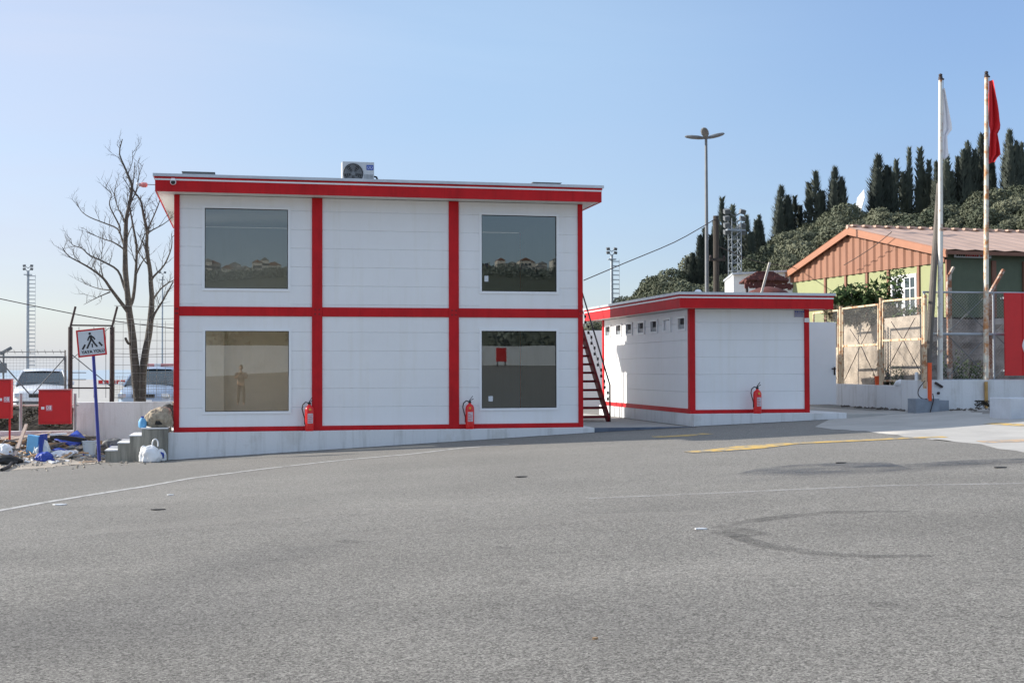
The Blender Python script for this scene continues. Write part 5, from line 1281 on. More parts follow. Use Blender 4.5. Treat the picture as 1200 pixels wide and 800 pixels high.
m = MB(); q = onY(1156.3, 447, 28.50); q2 = onY(1156.3, 478, 28.50); m.tube((q2.x, 28.515, q2.z), (q2.x, 28.515, q.z), .042, seg=8); tag(m.build('rusty_pipe', material('ochre_rust_pipe', (.50,.30,.10), .8, var=.3), origin=(q2.x, 28.515, q2.z)), 'short ochre rusty pipe on the white wall under the right flagpole', 'pipe')
def flag(name, rows, Y, mat_, lab, amp, seed, thick=.006):
    # rows: (py, px_left, px_right, folds)
    m = MB(); N = 26
    P = []
    for i in range(len(rows) - 1):
        for k in range(5):
            f = k / 5; P.append([rows[i][j] * (1 - f) + rows[i + 1][j] * f for j in range(3)])
    P.append(list(rows[-1]))
    for ri, (py, l, r_) in enumerate(P):
        for j in range(N + 1):
            u = j / N; q = onY(l + (r_ - l) * u, py, Y); 
            y = amp * math.sin(u * 12 + seed + ri * .06) * (.35 + u) + .5 * amp * math.sin(u * 23 + ri * .15)
            m.v.append((q.x, Y + y, q.z))
    for i in range(len(P) - 1):
        for j in range(N): k = i * (N + 1) + j; m.f.append((k, k + 1, k + N + 2, k + N + 1))
    o = m.build(name, mat_, origin=(onY(rows[0][1], rows[0][0], Y).x, Y, onY(rows[0][1], rows[0][0], Y).z), smooth=True)
    md = o.modifiers.new('cloth', 'SOLIDIFY'); md.thickness = thick; return tag(o, lab, 'flag')
flag('white_flag', [(104, 1104.6, 1105.6), (115, 1104.5, 1108.5), (130, 1104.3, 1112.5), (145, 1104.2, 1116), (152, 1104.0, 1117), (156, 1104, 1113.5), (160, 1104, 1110.5), (172, 1104, 1111.5), (182, 1104, 1111.8), (186, 1104.2, 1107.5)], 28.66, M['flagw'], 'limp white flag hanging from the left flagpole', .055, 1)
flag('red_flag', [(95, 1160.0, 1161), (105, 1159.8, 1163.5), (120, 1159.5, 1168), (135, 1159.2, 1172), (146, 1159, 1174), (151, 1159, 1173), (157, 1158.8, 1169), (170, 1158.6, 1169.8), (182, 1158.6, 1169.8), (186, 1158.7, 1165), (191, 1158.8, 1162)], 28.66, M['flagr'], 'limp red flag hanging from the right flagpole', .075, 2.2)
# leaning timber post
Yq = 28.42; a = onY(1086.5, 432, Yq); c = onY(1100.5, 215, 28.95)
m = MB(); m.path([onY(1085, 447, Yq + .2), a.lerp(c, .35) + Vector((.01, 0, 0)), c], [.095, .085, .06], 10); tag(m.build('leaning_timber_post', M['woodgrey'], origin=tuple(a), smooth=True), 'dark weathered timber post leaning against the left flagpole', 'post')
Yb = 28.12
m = MB(); a, c = onY(1073.5, 483, Yb), onY(1101, 467, Yb); e = onY(1113.5, 469, Yb); m.box(a.x, c.x, Yb, Yb + .4, a.z - .05, c.z); m.box(c.x + .002, e.x, Yb + .05, Yb + .4, a.z - .05, e.z)
tag(m.build('concrete_block', M['conc_blue'], origin=(a.x, Yb, a.z), bevel=.01), 'grey-painted concrete block at the foot of the orange pipe', 'block')
a, c = onY(1089.5, 469.5, Yb + .02), onY(1089.5, 425, Yb + .02)
m = MB(); m.path([a, c], [.05, .05], 10); tag(m.build('orange_pipe', M['orange'], origin=tuple(a)), 'upright orange pipe rising from the grey concrete block', 'pipe')
m = MB(); cp = [(1084, 446), (1077, 455), (1076, 462), (1080, 466.5), (1086, 467.5)]; m.path(smoothp([onY(x, y, Yb + .1 if i < 4 else Yb - .02) for i, (x, y) in enumerate(cp)]), .012, 6)
m.path(smoothp([onY(x, y, Yb - .03) for x, y in ((1093, 461), (1094, 468), (1092, 476), (1090, 483))]), .013, 6)
tag(m.build('hanging_cable', M['dark'], origin=tuple(onY(1084, 446, Yb))), 'black cable looping over the grey concrete block', 'cable')
m = MB(); q = onY(1097, 448, 28.52); m.obox((q.x + .08, 28.53, q.z - .06), (.22, .05, .05), (0, R(30), 0)); q = onY(1100, 460.5, 28.53); m.lathe([(.035, 0), (.035, -.03)], (q.x, 28.555, q.z), 10, 'y')
tag(m.build('wall_bracket', M['dark'], origin=(q.x, 28.53, q.z)), 'small dark bracket on the white wall right of the orange pipe', 'bracket')
# right-hand concrete block
a, c = onG(1184.5, 491.5), None; Yc = a.y; zt_ = onY(1184.5, 466.5, Yc).z
m = MB(); m.box(a.x, a.x + 1.0, Yc, Yc + .8, a.z - .1, zt_); tag(m.build('concrete_block', material('white_limewashed_concrete', (.55,.58,.62), .9, var=.1, bump=.4), origin=tuple(a), bevel=.02), 'pale concrete block cut off by the right edge of the photo', 'block')
# red panel on the fence
a, c = onY(1178, 440, 28.5), onY(1222, 343.5, 28.5)
t = thing('fence_sign', 'large red sign panel with a white emblem cut off by the right edge', 'sign', (a.x, 28.5, a.z))
m = MB(); m.box(a.x, c.x, 28.49, 28.53, a.z, c.z); bd = m.build('board', M['redb'], t, bevel=.004)
m = MB(); m.box(onY(1198.2, 400, 28.485).x, onY(1198.9, 400, 28.485).x, 28.482, 28.4895, a.z + .02, c.z - .02); m.build('fold_line', M['red'], bd)
cxp = onY(1205, 405, 28.485); m = MB()
m.path([(cxp.x + .14 * math.cos(R(60 + k * 24)), 28.482, cxp.z + .20 * math.sin(R(60 + k * 24))) for k in range(11)], .032, 6); m.build('emblem', M['plastic'], bd, smooth=True)
for x in (a.x + .03,):
    m = MB(); m.box(x, x + .05, 28.531, YF - .02, c.z - .15, c.z - .10); m.box(x, x + .05, 28.531, YF - .02, a.z + .1, a.z + .15); m.build('bracket', M['steel'], t)
# litter along the wall foot
t = MB(); random.seed(4)
for i in range(40):
    px = random.uniform(1114, 1184); q = onG(px, random.uniform(478.5, 481.5)); s = random.uniform(.03, .09); t.obox((q.x, q.y, q.z + .01), (s * 1.6, s, .025), (random.random() * .5, random.random() * .5, random.random() * 3))
for i in range(40):
    px = random.uniform(985, 1070); q = onG(px, 475.5 + (px - 985) * .07 + random.uniform(-.5, .5)); s = random.uniform(.03, .08); t.obox((q.x - .1, q.y, q.z + .01), (s * 1.6, s, .03), (random.random() * .5, random.random() * .5, random.random() * 3))
tag(t.build('dry_leaves', M['woodgrey'], jit=.01), 'dark dry leaves along the foot of the white wall', 'leaves', kind='stuff')
m = MB()
for i in range(60):
    a = random.uniform(0, 6.28); q = onG(1183, 481); q += Vector((-.25, .15, 0)); m.path([q, q + Vector((math.cos(a) * .3, .1, .12 + random.random() * .12)), q + Vector((math.cos(a) * .55, .05, .05 + random.random() * .2))], .008, 4)
tag(m.build('brushwood', M['soil'], origin=tuple(onG(1180, 481))), 'small heap of dark brushwood beside the pale concrete block', 'brushwood')
q = L1(1024, 452); m = MB(); m.lathe([(.10, 0), (.12, .22), (.13, .22), (.13, .24), (.11, .24)], (q.x + .15, q.y, zt0), 14); tag(m.build('orange_bucket', material('orange_plastic', (.75,.10,.02), .5), origin=(q.x + .15, q.y, zt0), smooth=True), 'small orange bucket on the low wall under the rusty fence', 'bucket')
q = L1(1070, 446); m = MB(); m.lathe([(.05, 0), (.05, .16), (.03, .2)], (q.x + .1, q.y, zt1), 10); tag(m.build('white_bottle', M['plastic'], origin=(q.x, q.y, zt1), smooth=True), 'small white bottle on the low wall near the corner', 'bottle')
q = L1(1051, 452); crumple('plastic_bag', (q.x + .1, q.y, zt0), (.16, .12, .1), M['plastic'], 'crumpled white bag on the low wall right of the orange bucket', 'bag', 61, 3, .4)
q = L1(1014, 452) + Vector((.5, .2, 0)); m = MB()
for dx, dz in ((-.3, .28), (-.1, .33), (.2, .2), (.35, .05)): m.path([(q.x + .4, q.y + .3, zt0 - .1), (q.x + .4 + dx * .3, q.y + .3 + dx, zt0 + dz)], [.06, .03], 7)
tag(m.build('tree_stump', M['soil'], origin=(q.x + .4, q.y + .3, zt0 - .1)), 'black broken stump behind the low wall left of the orange bucket', 'stump')

# terrace with plastered retaining wall that carries the green hall
TN = FN; T0 = Vector((17.75, 31.2, 0)); 
m = MB(); a = T0; c = T0 + FDv * 22
zt2 = onP(1030, 378, T0 + FN * 0, FN).z
print('terrace z', zt2)
rw = thing('retaining_wall', 'weathered plaster and rubble retaining wall behind the fences', 'wall', tuple(a))
m.prism([(a.x, a.y, -.2), (c.x, c.y, -.2), (c.x, c.y, 2.62), (a.x, a.y, 2.75)], (.35, .0, 0)); m.build('plastered_face', M['plaster'], rw)
m = MB(); nx = 110; nz = 18                          # rough rubble face looking at the yard
for j in range(nz + 1):
    for i in range(nx + 1):
        x = a.x + .02 + (42 - a.x) * i / nx; z = -.2 + (2.95 + .12 * math.sin(x * .9)) * j / nz; q = Vector((x * 1.6, z * 2.2, 4))
        m.v.append((x, a.y - .02 - .10 * abs(noise.noise(q)) - .06 * noise.noise(q * 3), z))
for j in range(nz):
    for i in range(nx): k = j * (nx + 1) + i; m.f.append((k, k + 1, k + nx + 2, k + nx + 1))
m.build('rubble_face', M['rubble'], rw)
m = MB(); m.prism([(a.x + .34, a.y + .3, 2.70), (42, a.y - .3, 2.75), (60, 70, 2.75), (c.x + .3, c.y, 2.70)], (0, 0, -.6)); structure('terrace_ground', m, M['soil'])

# ------------------------------------------------------------------ green hall
HA = R(16.1) - YAW     # the gable runs back, turned to the left of the yard's axis
gd = Vector((-math.sin(HA), math.cos(HA), 0)); ld = Vector((math.cos(HA), math.sin(HA), 0))
HC = onD(1110, 340, 42.0); HC.z = 0
def H1(px, py): return onP(px, py, HC, ld)     # point on the gable plane
def H2(px, py): return onP(px, py, HC, gd)     # point on the long side
hall = thing('green_hall', 'lime and dark green hall with terracotta gable and faded pink roof', 'building', (HC.x, HC.y, 2.7))
zE = H1(1110, 299).z; gl_ = (H1(922, 325) - HC).dot(gd); zB = 2.6
gp_ = H1(1001, 271); sp_ = (gp_ - HC).dot(gd); zR = gp_.z
print('hall eave', zE, 'len', gl_, 'ridge', zR, sp_)
def Hp(s, l, z): q = HC + gd * s + ld * l; return (q.x, q.y, z)
HLEN = 34
zmid = H1(1095, 301.5).z; zmid2 = H1(924, 325).z
m = MB(); m.prism([Hp(.02, 0, zB), Hp(gl_, 0, zB), Hp(gl_, 0, zE - .22), Hp(.02, 0, zE - .22)], ld * .2); m.build('wall', M['lime'], hall)
# corrugated gable cladding
n = 46; prf = []
for i in range(n + 1):
    s = .02 + (gl_ - .02) * i / n; prf += [(s, -.03 if i % 2 else -.09), (s + (gl_ / n) * .7, -.03 if i % 2 else -.09)]
m = MB()
def zroof(s): return zE + (zR - zE) * (s / sp_ if s < sp_ else (gl_ - s) / (gl_ - sp_))
for (s, o_) in prf:
    s = min(s, gl_); m.v += [Hp(s, o_, zE - .22), Hp(s, o_, max(zE - .2, zroof(s) - .05))]
for i in range(len(prf) - 1): m.f.append((2*i, 2*i+2, 2*i+3, 2*i+1))
m.build('gable_cladding', M['terracotta'], hall)
m = MB(); m.prism([Hp(.0, .02, zE - .2), Hp(gl_, .02, zE - .2), Hp(sp_, .02, zR - .1)], ld * .1); m.build('gable_backing', M['terracotta'], hall)
m = MB()
for (s0, z0, s1, z1) in ((-.35, zE + .04, sp_, zR + .02), (sp_, zR + .02, gl_ + .4, zE - .10)):
    m.prism([Hp(s0, -.28, z0 - .14), Hp(s1, -.28, z1 - .16), Hp(s1, -.28, z1 + .12), Hp(s0, -.28, z0 + .12)], ld * .06)
m.build('barge_board', M['terratrim'], hall)
m = MB()
for k, (s0, s1) in enumerate(((-.35, sp_), (sp_, gl_ + .4))):
    nn_ = 90
    z0, z1 = (zE + .14, zR + .14) if k == 0 else (zR + .14, zE - .0)
    pr = []
    for i in range(nn_ + 1):
        l = -.3 + HLEN * i / nn_; h = .035 if i % 2 else 0
        m.v += [Hp(s0, l, z0 + h), Hp(s1, l, z1 + h)]
    b0 = len(m.v) - 2 * (nn_ + 1)
    for i in range(nn_): m.f.append((b0 + 2*i, b0 + 2*i+1, b0 + 2*i+3, b0 + 2*i+2))
ro = m.build('roof', M['roofpink'], hall)
m = MB()
for i in range(70): m.bar(Hp(sp_ - .15, -.2 + .48 * i, zR + .19), Hp(sp_ - .15, .02 + .48 * i, zR + .19), .2, .07)
m.tube(Hp(sp_, -.3, zR + .15), Hp(sp_, HLEN - .3, zR + .15), .09, seg=6); m.build('ridge_cap', M['roofpink'], ro)
m = MB(); m.prism([Hp(0, .0, zB), Hp(0, HLEN - .5, zB), Hp(0, HLEN - .5, zE + .05), Hp(0, 0, zE + .05)], gd * .018); m.build('side_wall', M['greenwall'], hall)
m = MB(); m.prism([Hp(-.36, -.28, zE + .12), Hp(-.36, HLEN - .6, zE + .12), Hp(-.36, HLEN - .6, zE + .0), Hp(-.36, -.28, zE + .0)], gd * .05); m.build('gutter', M['brownpost'], hall)
for px in (968, 992, 1017, 1042, 1077.5, 1104):
    q = H1(px, 340); s = (q - HC).dot(gd); m = MB(); m.prism([Hp(s - .06, -.06, zB), Hp(s + .06, -.06, zB), Hp(s + .06, -.06, zE - .23), Hp(s - .06, -.06, zE - .23)], ld * .058); m.build('post', M['brownpost'], hall)
for px in (1110, 1163.5, 1200, 1240):
    q = H2(px, 330); l = (q - HC).dot(ld); m = MB(); m.prism([Hp(-.07, l - .07, zB), Hp(-.07, l + .09, zB), Hp(-.07, l + .09, zE - .15), Hp(-.07, l - .07, zE - .15)], gd * .068); m.build('post', M['brownpost'], hall)
# french window on the gable
a, c = H1(1075.5, 377), H1(1045, 324); s0, s1 = (a - HC).dot(gd), (c - HC).dot(gd); z0, z1 = a.z, H1(1060, 322).z
m = MB()
def gbox(s0_, s1_, za, zb, o0=-.05, o1=-.012): m.prism([Hp(s0_, o0, za), Hp(s1_, o0, za), Hp(s1_, o0, zb), Hp(s0_, o0, zb)], ld * (o1 - o0))
fw = .09; sm_ = (s0 + s1) / 2
gbox(s0, s0 + fw, z0, z1); gbox(s1 - fw, s1, z0, z1); gbox(s0 + fw, s1 - fw, z0, z0 + fw); gbox(s0 + fw, s1 - fw, z1 - fw * 1.4, z1); gbox(sm_ - .1, sm_ + .1, z0 + fw, z1 - fw * 1.4)
for leafs in ((s0 + fw, sm_ - .1), (sm_ + .1, s1 - fw)):
    gbox((leafs[0] + leafs[1]) / 2 - .02, (leafs[0] + leafs[1]) / 2 + .02, z0 + fw, z1 - fw * 1.4, -.045)
    for k in (1, 2, 3): zz = z0 + fw + (z1 - z0 - fw * 2.4) * k / 4; gbox(leafs[0], leafs[1], zz - .02, zz + .02, -.04)
wo = m.build('window', M['white2'], hall)
m = MB(); gbox(s0 + fw, s1 - fw, z0 + fw, z1 - fw * 1.4, -.020, -.014); m.build('pane', M['carglass'], wo)
# sign strip under the eave
a, c = H2(1116, 302), H2(1159, 296); l0, l1 = (a - HC).dot(ld), (c - HC).dot(ld)
t = thing('eave_sign', 'long narrow white sign with dark and red lettering under the hall eave', 'sign', Hp(-.1, (l0 + l1) / 2, a.z))
m = MB(); zs0, zs1 = a.z, c.z; m.prism([Hp(-.12, l0, zs0 - .0), Hp(-.12, l1, zs0), Hp(-.12, l1, zs1), Hp(-.12, l0, zs1)], gd * .03); bd = m.build('board', M['paper'], t)
for (nm, u0, u1, mt_) in (('lettering', .05, .26, 'black'), ('lettering', .30, .64, 'redb'), ('lettering', .70, .80, 'redb')):
    m = MB(); l = l0 + (l1 - l0) * u0; random.seed(9)
    while l < l0 + (l1 - l0) * u1:
        w_ = random.uniform(.05, .09); m.prism([Hp(-.127, l, zs0 + .04), Hp(-.127, l + w_, zs0 + .05), Hp(-.127, l + w_, zs1 - .05), Hp(-.127, l, zs1 - .03)], gd * .005); l += w_ + .02
    m.build(nm, M[mt_], bd)
cable([H1(1060, 272) + ld * -.5, H1(1040, 288) + ld * -.5, H1(1020, 301) + ld * -.5, H1(1003, 311) + ld * -.5], .014, 'short drooping cable in front of the terracotta gable')

# vines and shrubs on the terrace edge
random.seed(31)
def shrub(name, lab, cat, px0, px1, py, d, n, s, h0, h1, stems, group=None):
    a, c = onD(px0, py, d), onD(px1, py, d); t = thing(name, lab, cat, tuple((a + c) / 2), 0, group)
    bl = []
    for i in range(stems):
        q = a.lerp(c, (i + random.random()) / stems); bl.append(((q.x, q.y + random.uniform(-.3, .3), q.z + random.uniform(h0, h1)), (random.uniform(.25, .5), .35, random.uniform(.22, .42))))
    m = MB(); leaf_cloud(m, bl, n, s); m.build('foliage', M['vine'], t)
    m = MB()
    for (cc, r) in bl: m.path([(cc[0] + random.uniform(-.2, .2), cc[1], a.z - .3), (cc[0], cc[1], cc[2]), (cc[0] + random.uniform(-.3, .3), cc[1], cc[2] + r[2])], [.02, .012, .005], 5)
    m.build('stem', M['bark'], t)
shrub('leafy_vine', 'broad-leaved green vine spreading left of the white hall window', 'vine', 974, 1046, 354, 38.6, 1500, .17, -.45, .35, 22)
shrub('small_shrub', 'small climbing shrub with a few leaves at the window corner', 'shrub', 1044, 1055, 332, 38.6, 130, .12, -.1, .2, 3)
shrub('grey_weeds', 'pale grassy weeds below the hall window', 'weeds', 1058, 1076, 368, 36.5, 200, .10, -.2, .1, 4)
shrub('wall_weeds', 'dark green weeds behind the fence between the flagpoles', 'weeds', 1112, 1150, 440, 32.6, 700, .07, -.2, .30, 10)
shrub('low_weeds', 'low dark weeds behind the rusty fence', 'weeds', 1034, 1074, 443, 35.0, 420, .06, -.08, .12, 9)
# creeper hanging over the plaster wall (upper part of the fence view)
m = MB(); bl = []
for i in range(26):
    q = onD(random.uniform(975, 1055), random.uniform(364, 378), 37.2); bl.append(((q.x, q.y, q.z), (.3, .25, .2)))
leaf_cloud(m, bl, 2600, .10); t = thing('creeper', 'thin brown creeper trailing over the top of the plaster wall', 'creeper', tuple(onD(1015, 372, 37.2))); m.build('foliage', leaf_mat('dry_creeper', (.06,.055,.03), (.17,.145,.09)), t)

# ------------------------------------------------------------------ things behind the cabin
b0 = onD(829, 431, 47.5); zl_ = onD(829, 163, 47.5).z
t = thing('street_lamp', 'tall grey lamp post with three lamp heads behind the low cabin', 'street lamp', (b0.x, b0.y, 0))
m = MB(); m.tube((b0.x, b0.y, 0), (b0.x, b0.y, zl_), .095, .05, 12); m.build('pole', M['lampgrey'], t, smooth=True)
m = MB(); m.lathe([(.075, 0), (.09, .05), (.06, .16), (.02, .2)], (b0.x, b0.y, zl_), 12); m.build('cap', M['greysteel'], t)
for ang, tl in ((172, 4), (8, 16), (100, 18)):
    a = R(ang) - YAW * 0; d = Vector((math.cos(a), math.sin(a), 0)); s0 = Vector((b0.x, b0.y, zl_ + .03)); s1 = s0 + d * .16 + Vector((0, 0, .03))
    if ang == 100: d = Vector((-.45, -.9, 0)).normalized()
    u = (d * math.cos(R(tl)) + Vector((0, 0, math.sin(R(tl))))).normalized(); v = Vector((0, 0, 1)).cross(u).normalized(); w_ = u.cross(v)
    m = MB(); k = len(m.v); N = 8
    for (x, rw, rh) in ((.05, .04, .04), (.15, .09, .06), (.30, .14, .075), (.55, .145, .075), (.72, .11, .055), (.80, .03, .02)):
        for j in range(N):
            aa = 2 * math.pi * j / N; q = s0 + u * x + v * rw * math.cos(aa) + w_ * (rh * math.sin(aa)); m.v.append(tuple(q))
    for i in range(5):
        for j in range(N): m.f.append((k + i*N + j, k + i*N + (j+1)%N, k + (i+1)*N + (j+1)%N, k + (i+1)*N + j))
    m.f.append(tuple(k + j for j in range(N))); m.f.append(tuple(k + 5*N + j for j in range(N)))
    lh = m.build('lamp_head', M['lampgrey'], t, smooth=True)
b0 = onD(840, 431, 45); zt_ = onD(840, 253, 45).z
t = thing('utility_pole', 'short dark timber utility pole right of the tall lamp post', 'utility pole', (b0.x, b0.y, 0))
m = MB(); m.path([(b0.x, b0.y, 0), (b0.x, b0.y, zt_)], [.13, .10], 10); m.build('pole', M['pole'], t)
m = MB(); m.box(b0.x - .3, b0.x + .3, b0.y - .14, b0.y - .10, zt_ - 1.6, zt_ - 1.5); m.build('crossarm', M['pole'], t)
for dx in (-.25, .25):
    m = MB(); m.lathe([(.04, 0), (.05, .04), (.03, .1)], (b0.x + dx, b0.y - .12, zt_ - 1.5), 8); m.build('insulator', M['dark'], t)
# white shed
q0, q1 = onD(860, 431, 52), onD(940, 431, 52); zt_ = onD(860, 322, 52).z; zt3 = onD(935, 318, 52).z
m = MB(); m.prism([(q0.x, q0.y, 0), (q1.x, q1.y, 0), (q1.x, q1.y, zt3), (q0.x, q0.y, zt_)], (1.2, 4, 0))
t = thing('white_shed', 'plain white shed wall behind the red tiled canopy', 'shed', (q0.x, q0.y, 0)); m.build('wall', M['white'], t)
m = MB(); m.prism([(q0.x - .1, q0.y - .15, zt_), (q1.x + .1, q1.y - .15, zt3), (q1.x + .1, q1.y - .15, zt3 + .08), (q0.x - .1, q0.y - .15, zt_ + .08)], (1.25, 4.2, 0)); m.build('roof', M['grey_flash'], t)
# canopy with tiled fringe
D = 42; cc = onD(896, 431, D); zt_ = onD(896, 320, D).z; hw = 30 / 1500 * D
t = thing('tiled_canopy', 'small ragged red-tiled canopy behind the low cabin roof', 'canopy', (cc.x, cc.y, 0))
zt_b = onD(896, 335, D).z
m = MB(); random.seed(8)
for rr_ in range(8):
    f = rr_ / 8; z = zt_ - (zt_ - zt_b - .15) * f; w_ = hw * (.35 + .6 * f)
    x = -w_
    while x < w_:
        l = random.uniform(.05, .09); m.obox((cc.x + x, cc.y - .35 * f, z - random.uniform(.02, .05)), (l, .22, .07), (R(-25), random.uniform(-.3, .3), 0)); x += l * .95
    m.obox((cc.x, cc.y + .1, z - .03), (2 * w_, .5, .06), (R(-12), 0, 0))
for i in range(30):
    x = -hw + 2 * hw * (i + .5) / 30; m.obox((cc.x + x, cc.y - .4, zt_b - random.uniform(0, .06)), (.06, .05, random.uniform(.08, .24)), (0, random.uniform(-.2, .2), 0))
m.build('tile_roof', M['tile'], t)
for dx in (-.6, .05, .6):
    m = MB(); m.tube((cc.x + dx, cc.y, 0), (cc.x + dx, cc.y, zt_b + .05), .05); m.build('post', M['dark'], t)
q = onD(900, 341, D - 1.5); m = MB(); rx = 26 / 1500 * D; m.v = []; m.lathe([(rx, -.4), (rx * .98, 0), (rx * .8, .14), (rx * .4, .24), (.05, .28)], (q.x, q.y, q.z - .14), 20); tag(m.build('domed_cover', M['tile'], origin=(q.x, q.y, q.z - .5), smooth=True), 'dark red domed cover just showing over the cabin roof', 'cover')
m = MB(); m.tube((q.x - .3, q.y, 0), (q.x - .3, q.y, q.z - .54), .06); tag(m.build('cover_post', M['dark'], origin=(q.x - .3, q.y, 0)), 'dark post under the red domed cover', 'post')
a, c = onD(893.5, 339, D - 2.2), onD(902, 307.5, D - 2.2); m = MB(); m.bar(a + (a - c) * 1.5, c, .10, .06); tag(m.build('leaning_board', material('bleached_board', (.45,.42,.38), .9, var=.2), origin=tuple(a)), 'bleached board leaning against the red tiled canopy', 'board')
# white container in the gap
a, c = onY(676, 387, 41), onY(712, 387, 41)
m = MB(); m.box(a.x - 1.5, c.x + 2.2, 41, 43.5, -.1, a.z); t = thing('white_container', 'white container wall glimpsed between the office and the cabin', 'container', (a.x, 41, 0)); m.build('body', M['white'], t)
# white sail-shaped dish on the hill
q = [onD(*z_) for z_ in ((1003, 245, 147.4), (1004.5, 232, 147.2), (1012.5, 222, 146), (1013, 232, 145.9), (1008.5, 248, 146.6))]
t = thing('satellite_dish', 'bright white dish standing among the cypresses on the hilltop', 'dish', tuple(onD(1008, 250, 150)))
m = MB(); m.prism(q, (.3, .5, 0)); m.build('reflector', M['plastic'], t, bevel=.05); m = MB(); m.tube(q[4], q[4] + Vector((0, .3, -3)), .12, seg=6); m.build('mount', M['steel'], t)

# ================================================================== HILLSIDE TREES
random.seed(77)
def cypress_mesh(seed, wide, dens=2300):
    """many upright sprays whose outline narrows to ragged points"""
    rnd = random.Random(seed); m = MB(); H = 9.0
    tips = [(0, 0, 1.0)] + [(rnd.uniform(-.38, .38) * wide, rnd.uniform(-.3, .3) * wide, rnd.uniform(.62, .93)) for _ in range(2 + int(wide * 1.6))]
    for (ox, oy, hk) in tips:
        ww = wide * (.80 if ox == 0 else .55)
        for _ in range(dens // len(tips)):
            h = rnd.random() ** .85; prof_ = (min(1, (h + .12) * 5)) ** .6 * (1 - h) ** .78 * 1.38 + .03
            a = rnd.uniform(0, 6.28)
            lump = 1 + .45 * noise.noise(Vector((math.cos(a) * 1.5 + seed + ox, math.sin(a) * 1.5, h * 6))) + .25 * noise.noise(Vector((a * 3, seed, h * 16)))
            r = ww * .5 * prof_ * lump * (.55 + .5 * rnd.random() ** .5)
            p = Vector((ox + r * math.cos(a), oy + r * math.sin(a), h * H * hk))
            s = rnd.uniform(.16, .36); u = Vector((math.cos(a) * .6, math.sin(a) * .6, 1)).normalized(); t_ = Vector((-math.sin(a), math.cos(a), rnd.uniform(-.5, .5))).normalized()
            m.add([p - t_ * s * .4, p + t_ * s * .4, p + u * s * 1.9], [(0, 1, 2)])
    return m
def crown_mesh(seed, n=7500):
    rnd = random.Random(seed); m = MB(); bl = []
    for i in range(8):
        a = rnd.uniform(0, 6.28); rr_ = rnd.uniform(0, 1.0) ** .6 * 1.5; z = rnd.uniform(.9, 2.6) * (1 - .25 * rr_ / 1.9)
        bl.append(((rr_ * math.cos(a), rr_ * math.sin(a), z), (rnd.uniform(.8, 1.35), rnd.uniform(.8, 1.35), rnd.uniform(.7, 1.1))))
    leaf_cloud(m, bl, n, .20, rnd=rnd, shell=.82); return m
cyp = []
for i, wd in enumerate((1.1, 1.5, 2.0, 3.0)):
    t = thing('cypress_tree', 'x', 'cypress', (0, 0, 0)); cypress_mesh(i + 3, wd, 2600 + 900 * i).build('crown', M['cypress'], t)
    m = MB(); m.path([(0, 0, -1.5), (0, 0, 3.5), (0, 0, 8.0)], [.2, .13, .03], 7); m.build('trunk', M['bark'], t); cyp.append(t)
mq = []
for i in range(4):
    t = thing('maquis_tree', 'x', 'tree', (0, 0, 0)); crown_mesh(i + 40).build('crown', M['maquis'], t)
    m = MB(); m.path([(0, 0, -1.2), (.1, 0, .6), (-.1, .1, 1.8)], [.16, .12, .05], 6); m.path([(.1, 0, .5), (.7, .2, 1.6)], [.08, .04], 5); m.build('trunk', M['bark'], t); mq.append(t)
cmap = {}
for c in bpy.data.objects:
    if c.parent: cmap.setdefault(c.parent, []).append(c)
CY = [ # px, top y, base y, width px, proto, depth, label
 (916,220,285,25,3,150,'ragged wide cypress left of the slender pair above the hall roof'), (932,232,282,13,1,152,'thin sparse cypress against the right side of the ragged wide one'),
 (956,203,268,16,1,150,'slender lone cypress between the ragged cypress and the broad pair'), (979,198,262,24,3,150,'broad cypress immediately left of the white dish'),
 (1030,184,262,30,3,150,'largest broad cypress immediately right of the white dish'), (1043,198,255,16,2,150,'cypress merging with the right side of the broad one by the dish'),
 (1051,190,250,14,1,156,'pale cypress standing just behind the broad one by the dish'), (1066,176,245,9,0,156,'needle-thin cypress, first of the three between the dish and the left flagpole'),
 (1079,176,245,13,0,156,'thin cypress, middle of the three left of the left flagpole'), (1089,190,245,10,0,156,'short thin cypress, nearest on the left to the left flagpole'),
 (1098,192,248,12,1,154,'cypress directly behind the left flagpole'), (1110,185,255,20,2,150,'broad dark cypress just right of the left flagpole under the white flag'),
 (1123,186,245,11,0,154,'narrow cypress right of the white flag'), (1135,169,245,19,2,150,'tall cypress halfway between the two flagpoles'),
 (1151,160,245,15,1,152,'tall cypress just left of the right flagpole'), (1162,182,240,12,1,152,'cypress half hidden behind the red flag'),
 (1184,155,240,24,3,148,'tallest broad cypress right of the red flag'), (1198,170,238,16,2,150,'cypress at the right edge of the photo'), (1216,160,238,18,2,150,'cypress beyond the right edge of the photo'),
 (847,235,335,15,1,128,'tall cypress right behind the timber utility pole'), (826,270,338,17,2,128,'conical dark conifer behind the tall lamp post'), (812,298,342,16,2,126,'short dark conifer, leftmost on the slope'),
 (859,243,335,14,1,130,'cypress behind the lattice floodlight tower'), (875,254,325,13,1,132,'cypress just right of the lattice floodlight tower'), (890,254,318,15,2,134,'cypress second right of the lattice floodlight tower'),
 (838,262,335,12,1,131,'dark cypress between the lamp post and the timber pole')]
W0 = (1.1, 1.5, 2.0, 3.0); first = set()
